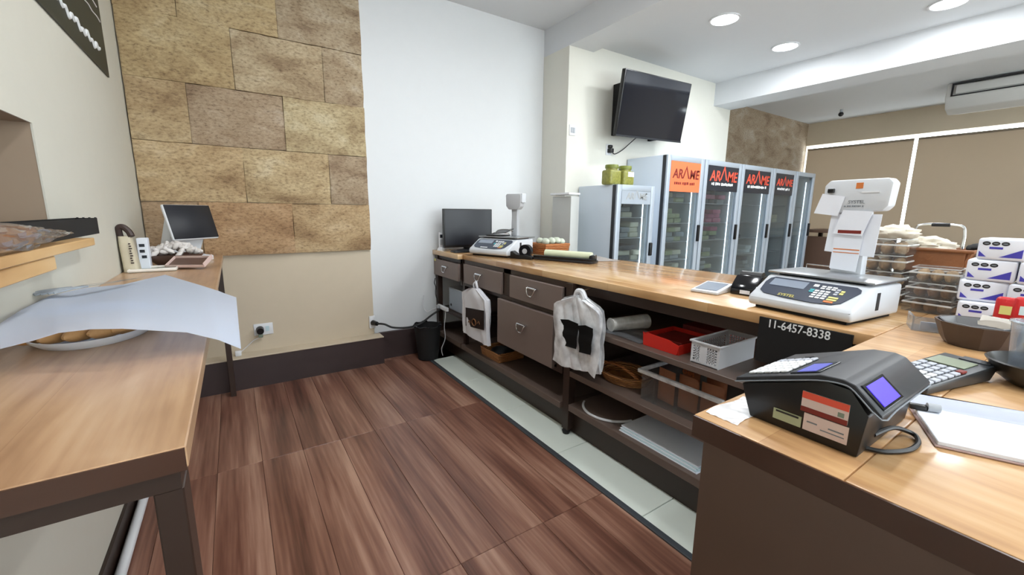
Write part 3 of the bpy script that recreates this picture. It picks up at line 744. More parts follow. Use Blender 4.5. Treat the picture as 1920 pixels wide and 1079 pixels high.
cM = Matrix.Translation((-.215, 2.84, 1.030)) @ RZ(R(-25)) @ RX(R(24))
O('base', G().box(-.09, .09, -.045, .045, 0, .004, 0, 2, cM), 'bowl_brown', t, True)
O('rim', G().box(-.095, .095, -.05, -.047, 0, .016, .001, 1, cM).box(-.095, .095, .047, .05, 0, .016, .001, 1, cM).box(-.095, -.091, -.05, .05, 0, .016, .001, 1, cM).box(.091, .095, -.05, .05, 0, .026, .001, 1, cM), 'pink_tray', t, True)
t = thing('coffee_bag', 'tall printed bag with a folded dark top against the left wall', 'bag', (-.455, 2.83, 1.0))
def cb(u, v):
    a = 2*math.pi*v; z = 1.001+.18*u; k = 1-.18*u-.25*max(0, u-.75)
    return (-.448+.032*k*math.copysign(abs(math.cos(a))**.5, math.cos(a))-.012*u, 2.83+.045*k*math.copysign(abs(math.sin(a))**.5, math.sin(a)), z)
O('bag_body', G().grid(cb, 14, 28).prism([(2.80, 1.0015), (2.86, 1.0015), (2.86, 1.004), (2.80, 1.004)], 'x', -.47, -.425), 'coffee_bag', t, True)
O('folded_top', G().tube([(-.475, 2.83, 1.16), (-.478, 2.82, 1.215), (-.462, 2.815, 1.228), (-.44, 2.81, 1.205), (-.43, 2.80, 1.18)], .014, 8, 5), 'coffee_dark', t, True)
for k in range(9): O('print_bar', G().box(-.445+.0015*(k % 2), -.433-.002*(k % 3), 2.783, 2.7875, 1.045+.012*k, 1.051+.012*k), 'coffee_dark', t, True)
t = thing('sugar_carton', 'small pale carton with dark print beside the printed bag', 'carton', (-.41, 2.92, 1.0))
O('carton_body', G().box(-.43, -.385, 2.89, 2.95, 1.0005, 1.165, .003, 1), 'tissue_white', t, True)
O('print', G().box(-.42, -.40, 2.888, 2.8898, 1.09, 1.105).box(-.415, -.395, 2.888, 2.8898, 1.06, 1.075).box(-.42, -.398, 2.888, 2.8898, 1.12, 1.135), 'sign_black', t, True)

# ------------------------------------------------------------------ back wall: outlets, plugs, cable, bin
t = thing('wall_outlet', 'double wall outlet with a dark plug on the cream wall', 'outlet', (.122, 3.64, .36))
O('plate', G().box(.058, .186, 3.632, 3.64, .368, .458, .003), 'white_plastic', t, True)
O('socket_face', G().box(.135, .16, 3.629, 3.633, .395, .435), 'label_cyan', t, True)
O('plug', G().cyl((.098, 3.632, .415), (.098, 3.58, .41), .026, .024), 'black_plastic', t, True)
O('plug_base', G().box(.083, .113, 3.585, 3.63, .36, .392, .004), 'tray_green', t, True)
t = thing('charger', 'small white charger standing on the skirting ledge', 'charger', (-.053, 3.585, .246))
O('charger_body', G().box(-.075, -.035, 3.565, 3.6, .2465, .285, .006), 'white_plastic', t, True)
O('cord', G().tube([(-.04, 3.585, .27), (0, 3.6, .30), (.05, 3.61, .34), (.09, 3.6, .36)], .003), 'cord_white', t, True)
t = thing('wall_outlet', 'outlet with a black plug at the edge of the white wall', 'outlet', (.95, 3.64, .3))
O('plate', G().box(.915, .965, 3.625, 3.64, .30, .41, .004), 'white_plastic', t, True)
O('plug', G().cyl((.945, 3.625, .35), (.965, 3.57, .35), .024, .018), 'black_plastic', t, True)
O('power_cord', G().tube([(.965, 3.575, .35), (1.02, 3.54, .345), (1.09, 3.52, .31), (1.22, 3.51, .295), (1.33, 3.5, .315), (1.44, 3.5, .38), (1.56, 3.5, .44)], .009), 'cord_black', t, True)
t = thing('waste_bin', 'black round waste bin beside the counter end', 'bin', (1.375, 3.44, 0))
O('bin_body', G().lathe([(0, .006), (.09, .006), (.118, .30), (.126, .302), (.126, .312), (.112, .312), (.085, .02), (0, .02)], 36, (1.375, 3.44, 0)), 'black_matte', t, True)
for k in range(3): O('bag_edge', G().tube([(1.375+.122*math.cos(a+.25*i), 3.44+.122*math.sin(a+.25*i), .315+.006*math.sin(i*2)) for a in [1.2+2*k] for i in range(7)], .006, 6, 3), 'black_gloss', t, True)
# ------------------------------------------------------------------ counter
ZC = .965
def edge_top(name, x0, x1, y0, y1, label, mat, fas=None):
    t = thing(name, label, 'worktop', ((x0+x1)/2, (y0+y1)/2, .925))
    O('board', G().box(x0, x1, y0, y1, .925, ZC, .003, 2), mat, t, True)
    return t
edge_top('counter_worktop', 1.53, 2.45, 3.128, 3.655, 'short wooden worktop against the white wall', 'counter_wood')
edge_top('counter_worktop', 1.575, 2.45, .4015, 3.122, 'long varnished wooden worktop of the service counter', 'counter_wood')
t = edge_top('counter_worktop', .662, 2.45, .176, .400, 'wooden worktop strip under the cash register', 'near_wood')
t = edge_top('counter_worktop', .662, 2.45, -1.2, .1755, 'wooden worktop in the near corner under the notebook', 'near_wood')
O('edge_band', G().box(.6585, .6618, -1.2, .399, .925, .9635), 'fascia_brown', t, True)
t = thing('near_counter', 'dark brown panelled body of the near counter', 'counter', (.9, -.4, 0))
O('front_panel', G().box(.660, .69, -1.2, .376, .0, .924), 'panel_brown', t, True)
O('end_panel', G().box(.69, 1.558, .35, .376, 0, .924), 'panel_brown', t, True)
# left cabinet with one drawer
def handle(t, y, z, x=1.535, w=.043):
    pts = [(x+.012, y+w, z+.022), (x-.012, y+w, z+.02), (x-.018, y+w*.8, z-.006), (x-.02, y+w*.35, z-.026), (x-.02, y-w*.35, z-.026), (x-.018, y-w*.8, z-.006), (x-.012, y-w, z+.02), (x+.012, y-w, z+.022)]
    a = O('handle', G().tube(pts, .004, 8, 4), 'chrome', t, True)
    O('handle_plate', G().box(x-.016, x+.012, y-w, y+w, z+.016, z+.028, .003, 1), 'chrome', a, True)
t = thing('counter_cabinet', 'end cabinet of the counter with a single top drawer', 'cabinet', (1.9, 3.38, 0))
O('frame', G().box(1.555, 1.60, 3.60, 3.65, .002, .925).box(1.57, 1.60, 3.135, 3.60, .885, .925).box(1.57, 2.38, 3.135, 3.155, .70, .925), 'dark_brown', t, True)
d = O('drawer', G().box(1.538, 1.56, 3.14, 3.65, .735, .885, .003, 1).box(1.56, 2.2, 3.16, 3.63, .75, .87), 'drawer_taupe', t, True); handle(d, 3.38, .815, 1.53)
O('sticker', G().box(1.5365, 1.538, 3.60, 3.635, .865, .885), 'key_yellow', d, True)
O('shelf', G().box(1.57, 2.3, 3.135, 3.65, .40, .42), 'dark_brown', t, True)
O('bottom_shelf', G().box(1.55, 2.3, 3.135, 3.65, .15, .19), 'shelf_brown', t, True)
# drawer cabinet
t = thing('drawer_cabinet', 'counter cabinet with two small drawers above a deep one', 'cabinet', (1.9, 2.45, 0))
O('frame', G().box(1.575, 1.61, 3.09, 3.125, .19, .925).box(1.575, 1.61, 2.39, 2.48, .70, .925).box(1.59, 2.38, 2.535, 2.56, .36, .925).box(1.575, 2.38, 1.815, 1.87, .36, .73).box(1.59, 2.38, 1.80, 1.825, .70, .925).box(1.575, 1.61, 1.80, 3.12, .893, .925).box(1.57, 1.61, 1.80, 3.12, .708, .735).box(1.59, 2.38, 1.87, 2.535, .35, .375), 'dark_brown', t, True)
d = O('drawer', G().box(1.556, 1.578, 2.49, 3.075, .735, .892, .003, 1).box(1.578, 2.2, 2.57, 3.0, .75, .88), 'drawer_taupe', t, True); handle(d, 2.80, .82, 1.548)
d = O('drawer', G().box(1.556, 1.578, 1.82, 2.378, .737, .892, .003, 1).box(1.578, 2.2, 1.85, 2.35, .75, .88), 'drawer_taupe', t, True); handle(d, 2.10, .82, 1.548)
d = O('deep_drawer', G().box(1.548, 1.572, 1.885, 2.525, .375, .705, .003, 1).box(1.572, 2.2, 1.9, 2.5, .39, .69), 'drawer_taupe', t, True); handle(d, 2.20, .56, 1.54)
O('bottom_shelf', G().box(1.55, 2.3, 1.80, 3.12, .15, .19, .002, 1), 'shelf_brown', t, True)
# open shelves
t = thing('open_shelves', 'open dark shelves under the right part of the counter', 'shelf', (1.95, 1.1, 0))
for y0, y1 in ((1.735, 1.79), (.40, .44)): O('post', G().box(1.56, 1.61, y0, y1, .03, .925, .002, 1), 'dark_brown', t, True)
O('foot', G().lathe([(0, .0025), (.02, .0025), (.026, .02), (.02, .032), (0, .032)], 16, (1.573, 1.76, 0)), 'black_matte', t, True)
O('upper_shelf', G().box(1.56, 2.36, .44, 1.735, .662, .69, .002, 1), 'shelf_brown', t, True)
O('middle_shelf', G().box(1.56, 2.36, .44, 1.735, .375, .41, .002, 1), 'shelf_brown', t, True)
O('lower_shelf', G().box(1.56, 2.36, .44, 1.735, .16, .20, .002, 1), 'shelf_brown', t, True)
O('top_rail', G().box(1.60, 1.63, .44, 1.735, .87, .925), 'dark_brown', t, True)
solo('counter_back_panel', G().box(2.385, 2.41, .41, 3.65, .004, .924), 'dark_brown', 'dark panel closing the counter on the customer side', 'panel')
solo('kick_board', G().box(1.612, 1.628, .445, 3.598, .003, .148), 'dark_brown', 'dark kick board along the floor under the counter shelves', 'panel')
# number sign
t = thing('number_sign', 'black sign with a white telephone number under the counter edge', 'sign', (1.568, .6, .86))
O('board', G().box(1.566, 1.5735, .452, .73, .79, .955), 'black_matte', t, True)
textmesh('11-6457-8338', .0405, 'white_print', 'number', t, basis((0, -1, 0), (0, 0, 1), (1.5652, .605, .936)) @ Matrix.Diagonal((.84, 1, 1, 1)), world=True, bold=.0004)

# ------------------------------------------------------------------ far end of the counter
t = thing('cordless_phone', 'silver cordless phone upright in its cradle by the wall', 'phone', (1.49, 3.47, ZC)); t.location.x = 1.56; t.matrix_basis = RZ(0, (1.575, 3.56, ZC))
O('cradle', G().lathe([(0, 0.0005), (.036, .0005), (.036, .012), (.02, .03), (0, .03)], 24), 'white_plastic', t)
O('handset', G().box(-.021, .021, -.012, .012, .022, .165, .008, 3), 'white_plastic', t)
O('display', G().box(-.014, .014, -.0135, -.0118, .115, .145), 'sign_black', t)
O('keypad', G().box(-.014, .014, -.0135, -.0118, .05, .10), 'grey_plastic', t)
t = thing('computer_monitor', 'black flat computer monitor at the wall end of the counter', 'monitor', (1.80, 3.47, ZC), R(-4))
O('foot', G().lathe([(0, .0005), (.10, .0005), (.10, .008), (.03, .018), (0, .018)], 32, sy=.8), 'black_plastic', t)
O('neck', G().box(-.03, .03, .0, .03, .01, .16, .006), 'black_plastic', t)
O('casing', G().box(-.24, .24, -.03, .012, .03, .378, .006, 2), 'black_plastic', t)
O('screen', G().box(-.228, .228, -.0325, -.0295, .052, .368), 'screen_matte', t)
t = thing('keyboard', 'black computer keyboard lying in front of the monitor', 'keyboard', (1.70, 3.30, ZC), R(-4))
O('case', G().box(-.13, .13, -.055, .055, .0005, .014, .004), 'black_plastic', t)
kg = G()
for r_ in range(5):
    for c_ in range(13): kg.box(-.125+.0192*c_, -.125+.0192*c_+.016, -.048+.0195*r_, -.048+.0195*r_+.016, .014, .018)
k_ = O('keys', kg, 'charcoal', t); k_['kind'] = 'stuff'

def make_scale(name, label, loc, rz, Wd=.34, big=False):
    t = thing(name, label, 'scale', loc, rz, 'retail scales on the counter')
    h = Wd/2; D0, D1 = -.165, .165
    prof = [(D0, .012), (D0-.008, .035), (D0+.002, .052), (-.055, .118), (-.04, .122), (D1, .122), (D1, .012)]
    O('body', G().prism(prof, 'x', -h, h, .011, 3), 'scale_white', t)
    O('base', G().box(-h+.02, h-.02, D0+.02, D1-.01, .0, .013), 'black_matte', t)
    ang = math.atan2(.118-.052, .112)
    pM = Matrix.Translation((0, (-.055+D0+.002)/2, (.118+.052)/2)) @ RX(ang)
    # bowed control panel
    hw = h-.018; poly = [(-hw+.02, .056), (hw-.02, .056), (hw-.004, .045), (hw, .03), (hw-.03, -.040), (hw-.05, -.052)]
    poly = [(hw-.02, .056), (hw-.004, .045), (hw, .03), (hw-.028, -.038), (hw-.05, -.052), (hw*.3, -.058), (-hw*.3, -.056), (-hw+.03, -.048), (-hw+.008, -.032), (-hw, .02), (-hw+.006, .045), (-hw+.02, .056)]
    pn = O('control_panel', G().prism(poly, 'z', .0005, .003, Mx=pM), 'scale_blue', t)
    O('display', G().box(-hw+.022, -hw+.022+.40*2*hw, .004, .046, .003, .0042, 0, 2, pM), 'lcd', pn)
    kx = hw*.10
    def keys(x0, y0, nx, ny, dx, dy, sx, sy, m):
        for i in range(nx):
            for j in range(ny):
                O('key', G().box(x0+i*dx, x0+i*dx+sx, y0-j*dy, y0-j*dy+sy, .003, .0048, 0, 2, pM), m, pn)
    keys(kx+.022, .032, 3, 2, .017, .011, .013, .007, 'key_white')
    keys(kx+.012, .004, 3, 4, .017, .0125, .013, .008, 'key_white')
    keys(kx-.004, .028, 1, 1, .02, .02, .016, .014, 'key_white')
    keys(kx-.004, .006, 1, 2, .02, .010, .013, .007, 'key_teal')
    keys(kx+.072, .022, 1, 3, .015, .0125, .011, .009, 'key_grey')
    keys(kx+.087, .016, 1, 2, .015, .0125, .011, .009, 'key_yellow')
    keys(kx+.066, -.022, 1, 2, .03, .0125, .029, .008, 'key_yellow')
    keys(kx+.062, -.047, 1, 1, .03, .0125, .028, .009, 'key_orange')
    if big:
        textmesh('SYSTEL', .019, 'gold_print', 'lettering', pn, pM @ Matrix.Translation((-hw*.28, -.044, .0036)), bold=.0004)
    else: O('small_print', G().box(-hw*.5, -hw*.1, -.050, -.042, .003, .0038, 0, 2, pM), 'white_print', pn)
    O('platter_support', G().box(-h+.03, h-.03, -.03, D1-.02, .122, .129), 'black_matte', t)
    O('platter', G().box(-h-.004, h+.004, -.052, D1+.02, .129, .137, .004, 2), 'steel', t)
    O('platter_rail', G().tube([(-h+.02, D1+.012, .137), (-h+.02, D1+.012, .152), (-.06, D1+.012, .152), (-.06, D1+.012, .137)], .0025, 6, 1), 'chrome', t)
    O('side_slot', G().box(h-.002, h+.0012, -.015, .006, .04, .10), 'ink_black', t)
    return t
# scale at the far end
t = make_scale('retail_scale', 'white retail scale beside the computer monitor', (1.85, 2.955, ZC), R(-69.3), .36); t.scale = (1.1, 1.1, 1.12)
O('pole', G().prism([(-.031, .12), (.031, .12), (.024, .28), (.031, .355), (-.031, .355), (-.024, .28)], 'y', .165, .195, .005), 'pole_grey', t)
O('head', G().prism([(-.068, .36), (-.045, .335), (.045, .335), (.068, .36), (.072, .44), (.063, .452), (-.063, .452), (-.072, .44)], 'y', .145, .20, .006), 'pole_grey', t)
O('head_cap', G().box(.052, .083, .15, .205, .385, .454, .006), 'scale_white', t)
t = thing('clipboard', 'black clip tray lying on the far scale platter', 'clipboard', (1.86, 2.98, 1.119), R(-69.3))
O('board', G().box(-.13, .02, -.04, .11, .0005, .010, .004), 'black_plastic', t)
O('wing', G().box(-.10, .06, .0, .12, .010, .016, .003, 1, RX(R(14)) @ RY(R(-6)) @ Matrix.Translation((0, .0, .012))), 'charcoal', t)
O('clip', G().tube([(-.08, .02, .02), (-.05, .04, .05), (.04, .05, .055), (.09, .05, .04)], .005), 'chrome', t)
t = thing('tape_dispenser', 'black tape dispenser beside the far scale', 'tape dispenser', (1.83, 2.62, ZC), R(-60))
O('base', G().prism([(-.09, .0005), (.09, .0005), (.09, .02), (.05, .035), (-.04, .03), (-.075, .06), (-.09, .055)], 'y', -.03, .03, .004), 'black_plastic', t)
O('reel', G().cyl((.03, -.022, .062), (.03, .022, .062), .05, n=28), 'black_gloss', t)
O('tape_core', G().cyl((.03, -.025, .062), (.03, .025, .062), .02, n=20), 'grey_plastic', t)
O('label', G().box(-.0915, -.0895, -.018, .018, .01, .045), 'paper', t)
def basket_rect(t, x0, x1, y0, y1, z0, z1, mat, flare=.012):
    n = 5; g = G()
    for k in range(n):
        a = k/(n-1); f = flare*a; z = z0+.008+(z1-z0-.016)*a
        g.tube([(x0-f, y0-f, z), (x1+f, y0-f, z), (x1+f, y1+f, z), (x0-f, y1+f, z)], (z1-z0)/n*.55, 7, 1, True)
    O('weave', g, mat, t, True)
    O('bottom', G().box(x0, x1, y0, y1, z0, z0+.006), mat, t, True)
    O('rim', G().tube([(x0-flare, y0-flare, z1), (x1+flare, y0-flare, z1), (x1+flare, y1+flare, z1), (x0-flare, y1+flare, z1)], .009, 8, 1, True), mat, t, True)
t = thing('wicker_basket', 'orange wicker basket of wrapped rolls behind the far scale', 'basket', (2.28, 2.85, ZC))
basket_rect(t, 2.17, 2.40, 2.76, 2.96, ZC+.001, ZC+.085, 'wicker_orange')
rs = random.Random(5)
for k in range(8):
    solo('wrapped_roll', G().ball((2.2+.06*(k % 4)+rs.uniform(-.01, .01), 2.81+.09*(k//4), ZC+.095+rs.uniform(0, .02)), (.029, .041, .03), 12, .08), 'wrap_green', 'film-wrapped bread roll in the orange wicker basket', 'bread', 'rolls in the orange basket', ang=60)
t = thing('film_dispenser', 'dark cling-film cutter with a pale roll on the counter', 'dispenser', (2.02, 2.34, ZC), R(-68))
O('base', G().box(-.24, .24, -.055, .055, .0005, .022, .008), 'charcoal', t)
O('front_rail', G().tube([(-.24, -.05, .028), (.22, -.05, .028), (.245, -.03, .03)], .009, 8, 2), 'black_plastic', t)
O('end_bracket', G().box(.205, .235, -.045, .045, .01, .06, .012), 'black_plastic', t)
O('film_roll', G().cyl((-.17, .01, .05), (.205, .01, .05), .028, n=24), 'film_green', t)
O('core', G().cyl((.203, .01, .05), (.238, .01, .05), .013, n=16), 'chrome', t)
solo('folded_bag', G().grid(lambda u, v: (2.18+.20*u+.05*v, 2.22+.34*v-.1*u, ZC+.004+.022*abs(math.sin(5*u+2*v))*math.sin(math.pi*u)*math.sin(math.pi*v)+.001), 16, 16, .002), 'wrap_white', 'crumpled pale plastic bag lying behind the film cutter', 'bag', ang=60)

# ------------------------------------------------------------------ middle of the counter
t = thing('card_reader', 'flat white card reader with a grey screen on the counter', 'card reader', (1.83, 1.075, ZC), R(-83))
O('case', G().prism([(-.085, .0005), (.085, .0005), (.085, .034), (.075, .036), (-.08, .014), (-.085, .012)], 'y', -.062, .062, .005, Mx=RZ(R(90))), 'white_plastic', t)
cm = RX(math.atan2(.022, .155), (0, 0, .025))
O('screen', G().box(-.048, .048, -.066, .058, .001, .0025, 0, 2, cm), 'lcd', t)
t = thing('label_printer', 'small black label printer with a white sticker', 'printer', (1.93, .955, ZC), R(-85))
O('case', G().prism([(-.075, .0005), (.07, .0005), (.07, .06), (.04, .085), (-.02, .085), (-.06, .05), (-.075, .03)], 'x', -.055, .055, .006), 'black_gloss', t)
O('sticker', G().box(-.012, .03, -.0765, -.0745, .008, .024), 'paper', t)
O('lid', G().cyl((-.045, .01, .075), (.045, .01, .075), .026, n=20), 'black_plastic', t)
# big scale
bs = make_scale('retail_scale', 'large white retail scale with papers on its display pole', (1.805, .635, ZC), R(-95.7), .345, True)
O('pole', G().prism([(-.052, .125), (.052, .125), (.048, .37), (-.048, .37)], 'y', .145, .185, .005), 'scale_white', bs)
O('head', G().prism([(-.105, .375), (-.085, .36), (.09, .372), (.105, .39), (.11, .47), (.095, .487), (-.088, .487), (-.105, .468)], 'y', .135, .19, .006), 'scale_white', bs)
textmesh('SYSTEL', .017, 'ink_grey', 'lettering', bs, basis((1, 0, 0), (0, 0, 1), (.008, .1342, .404)))
marks(bs, -.03, .035, .1345, .389, .006, 'ink_grey', random.Random(2), False)
O('logo', G().box(.0, .022, .1335, .1348, .453, .474), 'key_orange', bs)
O('card_slot', G().box(.02, .075, .1325, .136, .437, .442), 'white_plastic', bs)
def note(label, pts, mat, extra=None, y=.13):
    t = thing('paper_note', label, 'paper', (0, 0, 0), 0, 'papers on the scale display'); t.matrix_basis = bs.matrix_basis.copy()
    t.location = bs.location; t.rotation_euler = bs.rotation_euler
    cx = sum(p[0] for p in pts)/len(pts); cz = min(p[1] for p in pts)
    O('sheet', G().prism(pts, 'y', y, y+.0012), mat, t)
    for (m, a, b, c_, d_) in extra or []: O('print', G().box(a, b, y-.0008, y, c_, d_), m, t)
    return t
t = note('blank note clipped to the left corner of the scale display', [(-.13, .362), (-.045, .352), (-.03, .425), (-.108, .438)], 'paper', None, .1325)
O('bulldog_clip', G().box(-.09, -.068, .126, .142, .440, .456, .002, 1), 'black_plastic', t)
note('receipt with a dark red stripe on the scale pole', [(-.052, .285), (.043, .280), (.066, .37), (-.028, .375)], 'paper', [('ink_dark_red', -.035, .04, .288, .300)], .1285)
note('white sheet taped to the back of the scale pole', [(-.078, .215), (.085, .205), (.09, .36), (-.07, .36)], 'paper', None, .141)
note('long till slip with orange print hanging down the scale pole', [(-.05, .15), (.038, .145), (.045, .283), (-.048, .286)], 'paper', [('key_orange', -.045, .04, .225, .229), ('key_orange', -.045, .04, .213, .216)], .1365)
# ------------------------------------------------------------------ right cluster on the counter
def clamshell(x, y, z, wx, wy, h, label, fill, group, rz=0.):
    t = thing('food_container', label, 'food container', (x, y, z), rz, group)
    a, b = wx/2, wy/2
    O('tray', G().prism([(-a+.008, -b+.008), (a-.008, -b+.008), (a-.008, b-.008), (-a+.008, b-.008)], 'z', .0005, .002)
      .grid(lambda u, v: ((-a+.008-.008*v) if u < .5 else (a-.008+.008*v), (-b+.008-.008*v)+(2*(b-.008)+.016*v)*((u*2) % 1.0001), .001+h*.55*v), 1, 2), 'clear_plastic', t)
    O('side_walls', G().box(-a, a, -b, -b+.0015, .002, h*.6).box(-a, a, b-.0015, b, .002, h*.6).box(-a, -a+.0015, -b, b, .002, h*.6).box(a-.0015, a, -b, b, .002, h*.6), 'clear_plastic', t)
    O('rim', G().tube([(-a, -b, h*.62), (a, -b, h*.62), (a, b, h*.62), (-a, b, h*.62)], .0035, 6, 1, True), 'edge_highlight', t)
    O('lid', G().box(-a+.006, a-.006, -b+.006, b-.006, h-.003, h-.0008).box(-a+.002, -a+.0035, -b+.004, b-.004, h*.64, h-.003).box(-a+.004, a-.004, -b+.002, -b+.0035, h*.64, h-.003), 'clear_plastic', t)
    O('lid_edge', G().tube([(-a+.005, -b+.005, h-.003), (a-.005, -b+.005, h-.003), (a-.005, b-.005, h-.003), (-a+.005, b-.005, h-.003)], .0022, 6, 1, True), 'edge_highlight', t)  # whitened so that rim and lid edges read as highlights
    for q in range(3):
        yy = -b+.012+(2*b-.024)*(q+.5)/3
        O('filling', lump((0, yy, h*.40), (a-.008, (2*b-.02)/6.3, h*.42), .14, 3., 14, q+z*9, .1), fill, t)
    return t
nm = ['lowest', 'second', 'third', 'topmost']
for k in range(4):
    clamshell(2.27, .585, ZC+.066*k, .13, .15, .066, '%s clear food container of the stack behind the large scale' % nm[k], 'dough', 'containers behind the large scale', R(2*(-1)**k))
solo('bread_bag', lump((2.27, .57, ZC+.264+.024), (.055, .07, .026), .35, 2.6, 26, 2., .1), 'cloth_cream', 'pale cloth bag on top of the container stack', 'bag', ang=60)
for k, f in enumerate(('cake_brown', 'cake_brown', 'dough')):
    clamshell(2.165, .405, ZC+.057*k, .12, .135, .057, '%s clear food container of the stack beside the tissue packs' % ('lowest', 'middle', 'topmost')[k], f, 'containers beside the tissue packs', R(-5+4*k))
t = thing('bread_basket', 'brown bread basket with a cream cloth behind the containers', 'basket', (2.39, .47, 1.10))
O('basket_body', G().prism([(-.10, .0005), (.10, .0005), (.118, .088), (.108, .088), (.094, .01), (-.094, .01), (-.108, .088), (-.118, .088)], 'x', -.065, .065, .002).box(-.07, -.063, -.1, .1, .001, .085).box(.063, .07, -.1, .1, .001, .085), 'basket_brown', t)
O('rim', G().tube([(-.074, -.12, .088), (.074, -.12, .088), (.074, .12, .088), (-.074, .12, .088)], .007, 8, 1, True), 'basket_brown', t)
O('handle', G().tube([(.05, .085, .09), (.06, .085, .155), (.06, .065, .185), (.06, -.045, .185), (.06, -.065, .155), (.05, -.068, .09)], .0045, 8, 4), 'chrome', t)
O('grip', G().cyl((.06, .035, .185), (.06, -.02, .185), .0075, n=12), 'black_plastic', t)
solo('bread_cloth', lump((2.385, .485, 1.200), (.05, .08, .032), .4, 2.6, 28, 5.), 'cloth_cream', 'cream cloth heaped in the brown bread basket', 'cloth', ang=60)
solo('cake_box', G().box(2.345, 2.44, .34, .60, ZC+.0005, 1.0995, .004), 'box_brown', 'brown cardboard box under the bread basket', 'box')
solo('black_pouch', G().ball((2.405, .338, 1.199), (.036, .05, .0195), 14, .08), 'black_matte', 'black pouch lying beside the bread basket', 'pouch')
solo('orange_pack', G().box(2.36, 2.44, .25, .325, ZC+.0005, 1.178, .006), 'box_brown', 'tall brown pack standing behind the tissue packs', 'box')
# tissue packs
def tissue(x, y, z, label, rz=0.):
    t = thing('tissue_pack', label, 'tissue pack', (x, y, z), rz, 'tissue packs stacked on the counter')
    O('pack_body', G().box(-.055, .055, -.056, .056, .0005, .071, .008, 3), 'tissue_white', t)
    for i in range(3):
        O('oval_mark', G().lathe([(0, 0), (1, 0), (1, .0006), (0, .0006)], 20, Mx=Matrix.Translation((-.0552, .036-.021*i, .054)) @ Matrix.Rotation(R(-90), 4, 'Y') @ Matrix.Diagonal((.0065, .0092, 1, 1))), 'ink_black', t)
        O('oval_centre', G().lathe([(0, 0), (1, 0), (1, .0009), (0, .0009)], 16, Mx=Matrix.Translation((-.0552, .036-.021*i, .054)) @ Matrix.Rotation(R(-90), 4, 'Y') @ Matrix.Diagonal((.0022, .0058, 1, 1))), 'ink_grey', t)
    O('name_bar', G().box(-.0558, -.055, -.002, .028, .036, .043), 'tissue_blue', t)
    O('blue_wedge', G().prism([(.004, .010), (-.046, .010), (-.046, .038), (-.004, .014)], 'x', -.0558, -.055), 'tissue_blue', t, smooth=False)
    O('blue_wedge', G().prism([(.050, .010), (.032, .010), (.050, .028)], 'x', -.0558, -.055), 'tissue_blue', t, smooth=False)
    O('side_mark', G().box(-.02, .02, -.0568, -.056, .012, .04), 'tissue_blue', t)
    return t
tissue(2.12, .275, ZC, 'tissue pack at the bottom left of the tissue stack', R(8))
tissue(2.13, .155, ZC, 'tissue pack at the bottom right of the tissue stack')
tissue(2.135, .285, ZC+.0715, 'tissue pack in the second layer, beside the containers', R(10))
tissue(2.13, .165, ZC+.0715, 'tissue pack in the second layer, above the red sweets')
tissue(2.135, .27, ZC+.143, 'tissue pack in the third layer of the tissue stack', R(2))
tissue(2.13, .152, ZC+.143, 'tissue pack in the third layer at the picture edge')
tissue(2.135, .25, ZC+.2145, 'single tissue pack on top of the tissue stack', R(-3))
# red sweets on a dark dish
t = thing('sweet_dish', 'low dark dish holding red packets before the tissue packs', 'dish', (1.97, .165, ZC))
O('dish', G().lathe([(0, .0005), (.06, .0005), (.075, .045), (.07, .045), (.055, .008), (0, .008)], 28, (1.97, .165, ZC)), 'dark_bowl', t, True)
for i, (x, y, z) in enumerate(((1.93, .20, 1.03), (1.93, .165, 1.035), (1.97, .14, 1.035))):
    t = thing('red_packet', ('red packet with a yellow patch, leftmost in the dark dish', 'red packet with a pale round mark in the dark dish', 'red packet at the picture edge in the dark dish')[i], 'packet', (x, y, z), R(15*i), 'red packets in the dark dish')
    O('packet_body', G().box(-.012, .012, -.024, .024, -.025, .052, .010, 3), 'red_wrap', t)
    O('emblem', G().box(-.0135, -.012, -.012, .012, .0, .026), ('key_yellow', 'label_cyan', 'label_cyan')[i], t)
# bowls and cup
t = thing('faceted_bowl', 'brown-grey faceted bowl with paper napkins', 'bowl', (1.70, .215, ZC), R(12))
O('bowl_shell', G().lathe([(0, .0005), (.064, .0005), (.076, .02), (.092, .066), (.088, .066), (.071, .02), (.06, .006), (0, .006)], 12), 'brown_bowl', t, ang=20)
solo('paper_napkin', G().grid(lambda u, v: (1.68+.07*u, .13+.09*v, 1.028+.012*math.sin(7*u+3*v)+.01*v), 12, 12, .002), 'paper_warm', 'crumpled paper napkin in the faceted bowl', 'napkin', ang=60)
solo('clear_insert', G().lathe([(0, .012), (.052, .012), (.078, .064), (.076, .066), (.050, .015), (0, .015)], 8, (1.705, .222, ZC)), 'grey_bowl', 'grey faceted dish nested inside the brown-grey bowl', 'dish', ang=20)
t = thing('acrylic_tray', 'small grey acrylic tray with a white card beside the bowl', 'tray', (1.82, .335, ZC), R(20))
O('tray_body', G().box(-.05, .05, -.05, .05, .0005, .004).box(-.05, -.046, -.05, .05, .004, .045).box(-.05, .05, .046, .05, .004, .045).box(-.05, .05, -.05, -.046, .004, .045), 'clear_grey', t)
O('card', G().box(-.044, -.038, -.03, .03, .005, .03), 'paper', t)
t = thing('black_bowl', 'round black bowl at the right edge of the near counter', 'bowl', (1.40, .070, ZC))
O('bowl_shell', G().lathe([(0, .0005), (.05, .0005), (.075, .02), (.092, .05), (.088, .052), (.070, .022), (.046, .006), (0, .006)], 40), 'dark_bowl', t)
t = thing('measuring_cup', 'translucent plastic cup standing in the black bowl', 'cup', (1.405, .091, ZC+.0065))
O('cup_wall', G().lathe([(0, .0005), (.033, .0005), (.044, .125), (.0455, .127), (.042, .127), (.031, .003), (0, .003)], 36), 'clear_grey', t)
O('rim', G().tube([(.0445*math.cos(k*math.pi/8), .0445*math.sin(k*math.pi/8), .127) for k in range(16)], .0028, 8, 2, True), 'clear_plastic', t)

